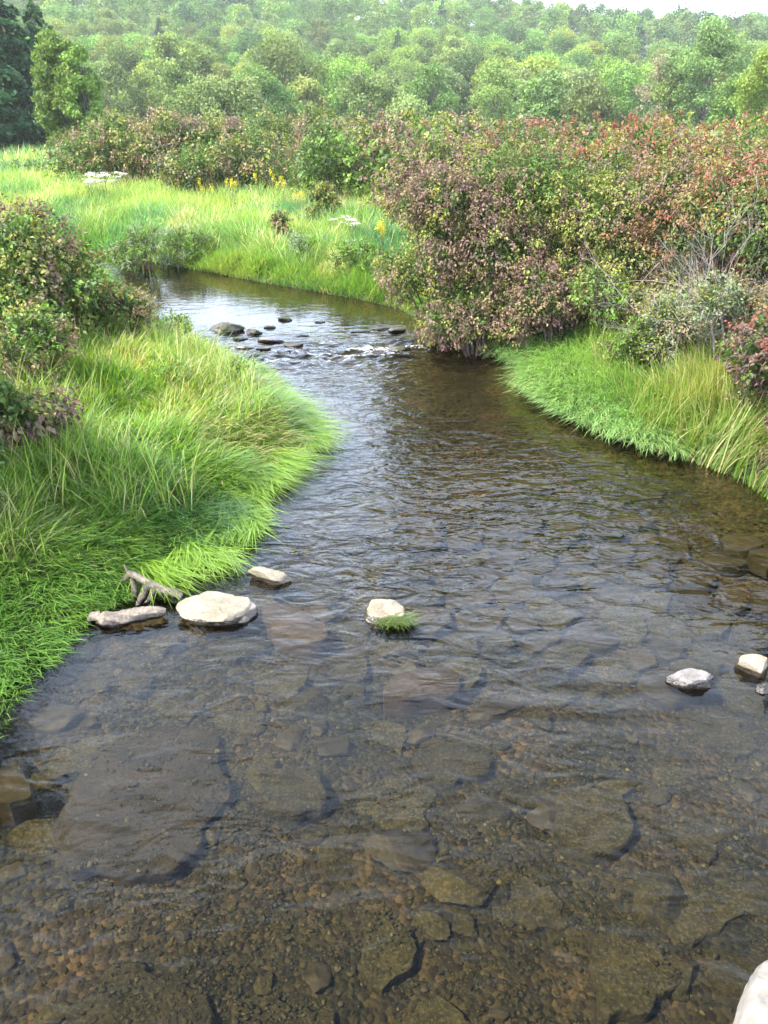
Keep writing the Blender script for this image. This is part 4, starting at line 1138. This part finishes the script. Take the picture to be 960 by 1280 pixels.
bush('dry_shrub', atd(975, 10.4), 10.4, 0.7, 0.5, ztop(405, 10.4), {'olive': 2, 'tan': 3, 'green': 1.5}, 'straw coloured shrub between the red leaved bush and the dry beige shrub', seed=514, leaf=0.05, cat='shrub', dens=1.0, droop=0, stem_mat=M_dead)
bush('bank_weed', atd(800, 12.3), 12.3, 0.6, 0.45, ztop(392, 12.3), {'bright': 3, 'green': 2, 'olive': 1}, 'green weeds at the foot of the low yellow green bush', seed=515, leaf=0.07, cat='plant', dens=1.0, droop=0, aspect=.3)
def bare_shrub(x, y, r_, h, label, seed, nst=26, mat=None, name='bare_shrub', cat='shrub'):
    r = np.random.default_rng(seed); lines = []
    gz = float(ground_z(np.array([[x, y]]))[0])
    def grow(p, d, L, rad, lev):
        m = 4; pts = [p]
        for k in range(m):
            d = norm(d + r.normal(0, 0.16, 3)); p = p + d * L / m; pts.append(p)
        lines.append((np.array(pts), np.linspace(rad, rad * 0.5, m + 1)))
        if lev > 0:
            for j in range(r.integers(3, 5)):
                q = pts[r.integers(1, m + 1)]
                grow(q, norm(d + r.normal(0, 0.55, 3) + [0, 0, .15]), L * r.uniform(0.4, 0.65), rad * 0.55, lev - 1)
    for k in range(nst):
        a = r.uniform(0, 6.28); d = norm(np.array([np.cos(a) * 0.55, np.sin(a) * 0.55, 1.0]))
        grow(np.array([np.cos(a), np.sin(a), 0]) * r.uniform(0, .3) * r_ + [0, 0, -.05], d, h * r.uniform(.5, .75), 0.008, 3)
    root = tag(empty(name, (x, y, gz)), label, cat)
    V, F = tubes(lines, 4); build('branches', V, F, mat or M_dead, root, smooth=True)
    return root
bare_shrub(atd(900, 12.0), 12.0, 0.8, ztop(245, 12.0) - .4, 'bare grey twiggy shrub rising above the dry beige shrub', 3, 20)
# dry straw hanging over the water at the right edge
q = at(965, 592)[:2]
P = np.column_stack([rr.uniform(q[0] - 0.28, q[0] + 0.45, 260), rr.uniform(q[1] - 0.1, q[1] + 0.35, 260), rr.uniform(.1, .4, 260)])
V, F, C = blade_geo(P, rr.normal(-1.9, 0.7, 260), rr.uniform(.5, 1.2, 260), rr.uniform(2.2, 2.9, 260), rr.uniform(.25, .6, 260), rr.uniform(.004, .009, 260),
                    STRAW * rr.uniform(.6, 1.2, (260, 1)), 5, rr.normal(0, .5, 260))
tag(build('dead_grass_tuft', V, F, M_dry, col=C, loc=(q[0], q[1], 0.1)), 'tuft of dead straw hanging over the water at the photo edge', 'grass tuft')
# grass caught on the midstream stone
q = at(492, 778)[:2]
n = 420; a = rr.uniform(0, 6.28, n)
P = np.column_stack([q[0] + np.cos(a) * rr.uniform(0.02, .17, n), q[1] - 0.01 + np.sin(a) * rr.uniform(.0, .07, n), rr.uniform(0.01, .05, n)])
V, F, C = blade_geo(P, rr.normal(-0.9, 1.0, n), rr.uniform(.9, 1.4, n), rr.uniform(1.4, 1.75, n), rr.uniform(.07, .2, n), rr.uniform(.004, .008, n),
                    np.array([.12, .17, .03]) * rr.uniform(.5, 1.3, (n, 1)), 4, rr.normal(0, .5, n))
tag(build('grass_tuft', V, F, M_grass, col=C, loc=(q[0], q[1], 0.0)), 'small wreath of green grass draped against the midstream pale stone', 'grass tuft')

# ------------------------------------------------------------------ flowering plants
def stalks(base, n, h, spread, r, rad=0.006):
    lines = []; tips = []
    for k in range(n):
        a = r.uniform(0, 6.28); e = np.array([np.cos(a) * spread * r.random(), np.sin(a) * spread * r.random(), h * r.uniform(.8, 1.1)])
        b0 = e * [.25, .25, 0]; lines.append((np.array([b0, (b0 + e) / 2 + r.normal(0, .03, 3), e]), np.array([rad, rad * .8, rad * .5]))); tips.append(e)
    return lines, np.array(tips)
M_stem = rock_mat('green_stem', (0.05, 0.09, 0.02), (0.09, 0.14, 0.03), (0.08, 0.1, 0.03), scale=5, rough=.7)
def flower_plant(name, x, y, h, n, color, label, cat, seed, group=None, flat=False, size=0.12, part='blossom', rad=0.006):
    r = np.random.default_rng(seed); gz = float(ground_z(np.array([[x, y]]))[0])
    root = tag(empty(name, (x, y, gz)), label, cat, group)
    lines, tips = stalks(None, n, h, h * 0.35, r, rad)
    V, F = tubes(lines, 4); build('stem', V, F, M_stem, root, smooth=True)
    for t in tips:
        m = 60
        if flat: Q = t + np.column_stack([r.normal(0, size * .5, (m, 2)), r.normal(0, size * .1, m)])
        else: Q = t + r.normal(0, 1, (m, 3)) * [size * .35, size * .35, size * .75] + [0, 0, -size * .2]
        V, F, C = flake_geo(Q, r.normal(size=(m, 3)) * ([1, 1, .3] if flat else [1, 1, 1]), norm(r.normal(0, .4, (m, 3)) + [0, 0, 1]), size * .35, size * .3,
                            np.array(color) * r.uniform(.75, 1.2, (m, 1)))
        build(part, V, F, M_petal, root, col=C)
    # leaves
    m = 12 * n; kk = r.integers(0, n, m); t = r.uniform(.1, .85, m)[:, None]
    LP = tips[kk] * t; a = r.uniform(0, 6.28, m)
    V, F, C = leaf_geo(LP, np.column_stack([np.cos(a), np.sin(a), r.uniform(-.2, .5, m)]), np.tile([0, 0, 1.0], (m, 1)), h * .13, h * .03,
                       np.array([.08, .14, .03]) * r.uniform(.7, 1.2, (m, 1)))
    build('leaves', V, F, M_leaf, root, col=C)
YEL = (0.62, 0.52, 0.03); WHT = (0.55, 0.55, 0.42); TANC = (0.36, 0.22, 0.10)
fl = [(478, 20.5, 1.15, 5, YEL, 'yellow goldenrod beside the mauve riffle bush'), (484, 22.5, 1.3, 4, YEL, 'second yellow goldenrod close behind the riffle bush'),
      (355, 32, 1.2, 4, YEL, 'yellow goldenrod at the foot of the round green shrub'), (290, 36, 1.3, 5, YEL, 'yellow goldenrod in front of the brown thicket'),
      (262, 37, 1.2, 3, YEL, 'goldenrod clump nearest the white umbel flowers'), (330, 37.5, 1.3, 4, YEL, 'goldenrod clump below the dark green low bush'),
      (375, 30, 1.1, 3, YEL, 'short goldenrod among pale grass in the meadow')]
for k, (px, d, h, n, c, lab) in enumerate(fl):
    d = d - 6 if d >= 36 else d - 2 if d >= 30 else d
    flower_plant('goldenrod', atd(px, d), d, h, n, c, lab, 'flower', 600 + k, 'goldenrods in the meadow', size=0.10, rad=0.008)
fw = [(104, 38, 'white umbel flowers nearest the dark conifers'), (116, 39, 'densest white umbel flowers in the meadow'), (128, 38, 'white umbel flowers below the tan topped bush'),
      (140, 40, 'white umbel flowers farthest back by the thicket'), (430, 24, 'white flowers in the meadow just short of the riffle bush'), (443, 23, 'white flowers beside the goldenrod'),
      (415, 27, 'white flowers under the round green shrub')]
for k, (px, d, lab) in enumerate(fw):
    d = d - 5 if d > 30 else d
    flower_plant('umbel_flower', atd(px, d), d, 1.15 if d > 30 else .85, 5, WHT, lab, 'flower', 620 + k, 'white flowers in the meadow', flat=True, size=0.17 if d > 30 else .12, rad=0.008)
for k, (px, py, h, lab) in enumerate(((60, 425, .95, 'tan seed heads standing in front of the tangled bush'), (40, 445, .8, 'tan seed heads in the tall grass nearest the pinkish bush'),
                                      (75, 430, .85, 'tan seed heads by the rust tipped bush'))):
    q = at(px, py)[:2]
    flower_plant('dock_plant', q[0], q[1], h, 4, TANC, lab, 'seed plant', 640 + k, 'dry seed plants on the near bank', size=0.13, part='seed_head')
# saplings in the meadow
bush('sapling', atd(352, 24), 24, 0.35, 0.35, ztop(262, 24), {'brown': 2, 'olive': 2, 'purple': 1}, 'thin rusty sapling alone in the sunny meadow', seed=650, leaf=0.1, cat='sapling', dens=1.3)
bush('sapling', atd(404, 27), 27, 0.5, 0.45, ztop(228, 27), {'brown': 1, 'olive': 3, 'green': 2}, 'olive sapling in front of the round green shrub', seed=651, leaf=0.12, cat='sapling', dens=1.2)
bush('willow_tussock', atd(172, 23.5), 23.5, 1.0, 0.8, 1.25, {'grey': 3, 'bright': 2, 'green': 1}, 'blue green willowy clump on the far bank of the pool', seed=652, leaf=0.16, cat='plant', aspect=.16, dens=1.2, droop=0)
bush('willow_tussock', atd(228, 24.0), 24.0, 0.8, 0.7, 1.05, {'grey': 3, 'bright': 2, 'green': 1}, 'lower blue green clump beside the willowy clump', seed=653, leaf=0.16, cat='plant', aspect=.16, dens=1.2, droop=0)
bush('willow_tussock', atd(20, 47), 47, 3.6, 2.2, 1.7, {'grey': 3, 'bright': 2}, 'rounded blue green low growth at the foot of the dark conifers', seed=654, leaf=0.25, cat='plant', far=True, aspect=.3, droop=0)

rm = np.random.default_rng(5)
for k, (px, d, look) in enumerate(((60, 40, 'by the meadow corner'), (185, 35, 'behind the willowy clump'), (235, 33, 'in the middle of the meadow'), (300, 30, 'below the goldenrods'), (455, 26, 'beside the far riffle bush'),
                               (385, 22.5, 'at the pool edge under the white flowers'), (445, 20.5, 'at the pool edge by the riffle bush'), (310, 25.5, 'on the bank of the pool'), (255, 41, 'at the foot of the brown bush'), (130, 30, 'above the river bend'),
                               (210, 38, 'short of the tan topped bush'), (330, 35, 'at the foot of the dark green low bush'))):
    bush('meadow_weed', atd(px, d), d, rm.uniform(.4, .8), rm.uniform(.4, .7), rm.uniform(.95, 1.35), [{'bright': 3, 'grey': 1, 'green': 1}, {'olive': 2, 'bright': 3, 'yellow': 1}, {'grey': 3, 'bright': 1}][k % 3],
         ['leafy green weed clump ', 'yellowish weed clump ', 'grey green weed clump '][k % 3] + look, 'weed clumps in the meadow', seed=680 + k, leaf=0.11, cat='plant', aspect=.28, dens=1.0, droop=0, stems=False)

# ------------------------------------------------------------------ trees
def crown_data(seed, Rr, H, base, n, leaf, color, kind='round'):
    r = np.random.default_rng(seed)
    if kind in ('round', 'tall'):
        K = 44 if kind == 'round' else 52
        u = r.uniform(0, 6.28, K); v = r.uniform(0, 1, K)
        prof = np.sin(np.pi * np.clip(v * 0.85 + 0.12, 0, 1)) ** 0.7
        rad = Rr * prof * np.sqrt(r.uniform(0.1, 1, K)) * r.uniform(0.62, 0.95, K)
        c = np.column_stack([np.cos(u) * rad, np.sin(u) * rad, base + (H - base) * (0.1 + 0.82 * v)])
        lr = Rr * r.uniform(0.13, 0.34, K)
        idx = r.choice(K, n, p=lr ** 2 / np.sum(lr ** 2)); d = norm(r.normal(size=(n, 3)) + [0, 0, .25])
        P = c[idx] + d * lr[idx][:, None] * np.clip(r.normal(0.86, 0.22, (n, 1)), .2, 1.45) * [1, 1, .8]
        D = norm(r.normal(size=(n, 3))); Nn = norm(d + r.normal(0, .5, (n, 3)))
        cv = r.uniform(0.8, 1.2, K)[idx]
        limbs = c
    elif kind == 'conifer':
        K = 130; v = np.sort(r.uniform(0, 1, K)) ; a = r.uniform(0, 6.28, K)
        ln = Rr * (1 - v) ** 0.8 * r.uniform(.75, 1.1, K) + .2
        idx = r.choice(K, n, p=ln / ln.sum()); t = np.sqrt(r.uniform(0.02, 1, n))
        az = a[idx] + r.normal(0, .22, n)
        P = np.column_stack([np.cos(az) * ln[idx] * t, np.sin(az) * ln[idx] * t, base + (H - base) * v[idx] - t * ln[idx] * .28 + r.normal(0, .16, n)])
        D = norm(np.column_stack([np.cos(az), np.sin(az), np.full(n, -.35)]) + r.normal(0, .35, (n, 3))); Nn = norm(r.normal(0, .4, (n, 3)) + [0, 0, 1])
        cv = r.uniform(.75, 1.25, K)[idx]; limbs = None
    C = np.array(color) * [1.15, 1.12, .75] * (r.uniform(0.72, 1.28, (n, 1)) * cv[:, None]) * (1 + r.normal(0, .05, (n, 3)))
    V, F, C = flake_geo(P, D, Nn, leaf * r.uniform(.7, 1.3, n), leaf * .62, np.clip(C, .004, .6))
    # trunk and limbs
    lines = [(np.array([[0, 0, -0.5], [Rr * .03, 0, H * .3], [0, Rr * .04, H * .62], [0, 0, H * .92]]), np.array([.035, .026, .016, .004]) * H * .75)]
    if limbs is not None:
        for q in limbs[:14]:
            z0 = min(max(q[2] * 0.55, H * .12), H * .7)
            lines.append((np.array([[0, 0, z0], q * [.5, .5, 0] + [0, 0, (z0 + q[2]) / 2], q]), np.array([.011, .007, .003]) * H * .8))
    return (V, F, C), tubes(lines, 6)

KINDS = [
    ('broadleaf_tree', (0.085, 0.155, 0.036), 'round', 6.6, 12.0, 'mid green rounded broadleaf tree in the hillside woods'),
    ('broadleaf_tree', (0.150, 0.220, 0.045), 'round', 6.0, 11.0, 'yellow green rounded broadleaf tree in the hillside woods'),
    ('broadleaf_tree', (0.055, 0.110, 0.036), 'round', 6.8, 12.5, 'dark green rounded broadleaf tree in the hillside woods'),
    ('willow_tree', (0.115, 0.165, 0.070), 'round', 5.2, 9.0, 'pale grey green willow at the foot of the wooded hill'),
    ('broadleaf_tree', (0.120, 0.175, 0.060), 'tall', 5.2, 13.5, 'taller soft green tree standing in the hillside woods'),
    ('pine_tree', (0.040, 0.080, 0.040), 'conifer', 3.6, 13.0, 'dark pointed conifer among the hillside broadleaf trees'),
    ('broadleaf_tree', (0.105, 0.195, 0.042), 'round', 7.4, 11.0, 'broad spreading fresh green tree in the hillside woods'),
]
protos = []
for k, (nm, c, kd, Rr, H, lab) in enumerate(KINDS):
    (V, F, C), (TV, TF) = crown_data(900 + k, Rr, H, H * (.12 if kd != 'conifer' else .06), 9000, 0.50, c, kd)
    cm_ = build('crown', V, F, M_tree, None, col=C); tm_ = build('trunk', TV, TF, M_bark, None, smooth=True)
    protos.append((cm_, tm_, (V, F, C)))

# positions
rt = np.random.default_rng(44)
pos = []
d = 168.0
while d < 450:
    step = 9.2 + (d - 168) * 0.018
    x0, x1 = -0.56 * d - 10, 0.56 * d + 10
    x = x0 + rt.uniform(0, step)
    while x < x1:
        pos.append((x + rt.normal(0, 1.8), math.sqrt(max(d * d - x * x * 0.8, 100)) + rt.normal(0, 2.5), d))
        x += step * rt.uniform(0.9, 1.35)
    d += step * 1.15
pos.sort(key=lambda p: p[2])
print('hill trees', len(pos))
NIND = 285
hill_roots = []
stuffg = Geo(); firstused = [False] * len(KINDS)
PZ = ground_z(np.array([[p[0], p[1]] for p in pos]))
for i, (x, y, d) in enumerate(pos):
    if d < 185: k = rt.choice([3, 3, 1, 0, 4, 6, 3])
    else: k = rt.choice(7, p=[.23, .18, .17, .06, .13, .04, .19])
    s = rt.uniform(0.66, 1.12); rz = rt.uniform(0, 6.28); z = PZ[i] + 0.4
    if i < NIND:
        nm, c, kd, Rr, H, lab = KINDS[k]
        root = tag(empty(nm, (x, y, z), rz), lab, 'tree', 'trees on the wooded hillside')
        root.scale = (s * rt.uniform(.88, 1.12), s * rt.uniform(.88, 1.12), s)
        if not firstused[k]: a, b_ = protos[k][0], protos[k][1]; firstused[k] = True
        else:
            a, b_ = protos[k][0].copy(), protos[k][1].copy(); COL.objects.link(a); COL.objects.link(b_)
        a.parent = root; b_.parent = root
        hill_roots.append((root, k, x, y, z, d, s))
    else:
        V, F, C = protos[k][2]
        nf = len(F); sel = rt.choice(nf, 1500, replace=False)
        vv = V.reshape(-1, 4, 3)[sel]; ctr = vv.mean(1, keepdims=True); vv = ctr + (vv - ctr) * 1.7
        vv = vv.reshape(-1, 3) * s; cc, ss = math.cos(rz), math.sin(rz)
        vv = np.column_stack([vv[:, 0] * cc - vv[:, 1] * ss + x, vv[:, 0] * ss + vv[:, 1] * cc + y, vv[:, 2] + z])
        stuffg.add(vv, np.arange(len(sel) * 4).reshape(-1, 4), C.reshape(-1, 4, 3)[sel].reshape(-1, 3) * rt.uniform(.75, 1.25))
LMH = [(60, 'behind the dark conifers'), (130, 'behind the bright twin trees'), (250, 'above the tan topped bush'), (380, 'above the middle of the far thicket'),
       (450, 'above the round green shrub'), (540, 'above where the two thickets meet'), (660, 'above the tall purple bush'), (760, 'above the pinkish topped bush'),
       (840, 'above the brightest red bush'), (910, 'behind the tall poplar'), (9999, 'behind the yellow green edge tree')]
NMK = ['mid green tree', 'yellow green tree', 'dark green tree', 'pale willow', 'tall soft green tree', 'dark conifer', 'broad fresh green tree']
dmax = max(h[5] for h in hill_roots); bk = {}
for (root, k, x, y, z, d, s_) in hill_roots:
    zc = y * math.cos(R(PITCH)) + (CAM_H - z - 6) * math.sin(R(PITCH)); px = 480 + FPX * x / zc
    lm = next(i for i, (v, _) in enumerate(LMH) if px < v)
    q = (d - 168) / (dmax - 168 + 1)
    row = 'at hill foot' if q < .12 else 'low on the hill' if q < .4 else 'halfway uphill' if q < .7 else 'high on the hill'
    bk.setdefault((k, row, lm), []).append((s_, root))
for (k, row, lm), lst in bk.items():
    lst.sort(key=lambda t: -t[0]); n = len(lst)
    pre = {1: [''], 2: ['larger ', 'smaller ']}.get(n, ['largest '] + ['second largest ', 'third largest ', 'fourth largest ', 'fifth largest ', 'sixth largest '][:n - 2] + ['smallest '])
    for i, (_, root) in enumerate(lst):
        root['label'] = pre[min(i, len(pre) - 1)].replace('second largest', 'second') + NMK[k] + ' ' + row + ' ' + LMH[lm][1]
for k in range(len(KINDS)):
    if not firstused[k]:
        for o in protos[k][:2]: bpy.data.objects.remove(o)
for i in range(230):                                   # closed canopy along the ridge
    d = rt.uniform(395, 452); x = rt.uniform(-.56, .56) * d; y = math.sqrt(d * d - x * x * .8)
    z = float(ground_z(np.array([[x, y]]))[0]) - 2.5; k = int(rt.choice([0, 2, 4, 6])); V, F, C = protos[k][2]
    sel = rt.choice(len(F), 1100, replace=False); vv = V.reshape(-1, 4, 3)[sel]; ctr = vv.mean(1, keepdims=True); vv = (ctr + (vv - ctr) * 2.0).reshape(-1, 3)
    rz = rt.uniform(0, 6.28); cc, ss = math.cos(rz), math.sin(rz)
    vv = np.column_stack([vv[:, 0] * cc - vv[:, 1] * ss + x, vv[:, 0] * ss + vv[:, 1] * cc + y, vv[:, 2] * rt.uniform(.75, 1.05) + z])
    stuffg.add(vv, np.arange(len(sel) * 4).reshape(-1, 4), C.reshape(-1, 4, 3)[sel].reshape(-1, 3) * rt.uniform(.8, 1.2))
if stuffg.n:
    V, F, C = stuffg.get()
    tag(build('distant_forest', V, F, M_tree, col=C), 'hazy tree tops of the woods along the ridge line', 'forest', kind='stuff')

def single_tree(name, px, d, top, Rr, color, kind, label, seed, n=9000, leaf=.34, base=.15, group=None, mat=None):
    x = atd(px, d); z = float(ground_z(np.array([[x, d]]))[0]); H = ztop(top, d) - z
    (V, F, C), (TV, TF) = crown_data(seed, Rr, H, H * base, n, leaf, color, kind)
    root = tag(empty(name, (x, d, z)), label, 'tree', group)
    build('crown', V, F, mat or M_tree, root, col=C); build('trunk', TV, TF, M_bark, root, smooth=True)
DK = (0.036, 0.100, 0.056)
single_tree('spruce_tree', -25, 72, -90, 5.4, DK, 'conifer', 'tallest dark conifer filling the top corner of the photo', 701, 30000, .42, .03)
single_tree('spruce_tree', 24, 76, -30, 6.0, (0.040, 0.105, 0.056), 'conifer', 'dark blue green conifer between the tallest one and the bright twin crowned tree', 702, 28000, .42, .03)
single_tree('spruce_tree', 66, 78, 4, 5.4, DK, 'conifer', 'smaller shaded conifer right behind the bright twin crowned tree', 703, 22000, .42, .03)
single_tree('spruce_tree', -60, 66, 40, 4.2, (0.042, 0.11, 0.055), 'conifer', 'dark conifer mostly out of frame above the meadow corner', 704, 18000, .42, .03)
single_tree('spruce_tree', 108, 74, 118, 3.4, DK, 'conifer', 'low dark conifer at the foot of the bright twin trees', 713, 14000, .42, .02)
single_tree('birch_tree', 88, 58, 28, 2.0, (0.085, 0.175, 0.045), 'tall', 'bright green tree with the taller crown against the dark conifers', 705, 20000, .21, .1)
single_tree('birch_tree', 113, 57, 54, 1.5, (0.09, 0.18, 0.045), 'tall', 'bright green tree with the lower crown next to the taller bright one', 706, 15000, .21, .1)
single_tree('poplar_tree', 878, 118, 22, 5.6, (0.085, 0.150, 0.062), 'tall', 'tall loose poplar rising to the skyline from the thicket', 707, 16000, .36, .08)
single_tree('poplar_tree', 955, 84, 50, 3.6, (0.14, 0.23, 0.045), 'tall', 'yellow green tree at the photo edge below the skyline', 708, 18000, .24, .05)
single_tree('poplar_tree', 925, 100, 95, 4.2, (0.14, 0.23, 0.06), 'round', 'low fresh green tree between the poplar and the yellow green edge tree', 709, 8000, .38, .05)
single_tree('willow_tree', 820, 125, 70, 3.3, (0.21, 0.20, 0.17), 'tall', 'grey half bare tree beside the tall poplar', 710, 3800, .3, .08)
single_tree('willow_tree', 505, 110, 118, 3.6, (0.17, 0.22, 0.10), 'round', 'pale willow peeping over the mauve brown bush', 711, 6000, .36, .05)
single_tree('willow_tree', 300, 115, 100, 4.5, (0.16, 0.22, 0.10), 'round', 'pale willow rising behind the middle of the far thicket', 712, 7000, .38, .05)

rw = np.random.default_rng(81)
names_w = ['behind the low dark green bush of the thicket', 'over the tan topped bush', 'over the bush behind the white flowers', 'left of the middle of the far thicket',
           'over the dull brown bush', 'just over the round green shrub', 'over the gap beside the riffle thicket', 'over the second row mauve bush',
           'over the brown topped far bush', 'over the rust topped far bush', 'over the brightest red bush', 'between the grey tree and the red bush', 'below the low fresh green tree',
           'over the middle of the far thicket', 'between the round shrub and the streamside thicket', 'over the pinkish red topped bush']
xs = [150, 185, 225, 262, 345, 385, 455, 540, 615, 730, 775, 845, 915, 320, 480, 680]
for k, px in enumerate(xs):
    single_tree('willow_tree', px, rw.uniform(112, 150), rw.uniform(78, 104), rw.uniform(3.6, 5.2), [(0.11, 0.17, 0.07), (0.085, 0.155, 0.045), (0.13, 0.185, 0.06)][k % 3], 'round',
                ['pale grey green willow ', 'fresh green willow ', 'pale yellow green willow '][k % 3] + names_w[k].replace('left of', 'short of'), 730 + k, 6500, .40, .05, group='willows at the foot of the hill')

# ------------------------------------------------------------------ haze
x0, x1, y0, y1, z0, z1 = -920, 920, -270, 1530, -1.6, 75
zg = float(GZ.max()); z1 = max(z1, zg + 22)
V = np.array([(x, y, z) for z in (z0, z1) for y in (y0, y1) for x in (x0, x1)], float)
F = [(0, 2, 3, 1), (4, 5, 7, 6), (0, 1, 5, 4), (2, 6, 7, 3), (0, 4, 6, 2), (1, 3, 7, 5)]
m, nt, out = mat_new('haze_air')
pv = N(nt, 'ShaderNodeVolumePrincipled'); pv.inputs['Density'].default_value = 0.00025; pv.inputs['Color'].default_value = (1.0, 1.0, 0.98, 1)
pv.inputs['Anisotropy'].default_value = 0.2
nt.links.new(pv.outputs[0], out.inputs['Volume'])
hz = build('haze', V, F, m)
tag(hz, 'thin summer haze in the air over the valley', 'haze', kind='stuff')
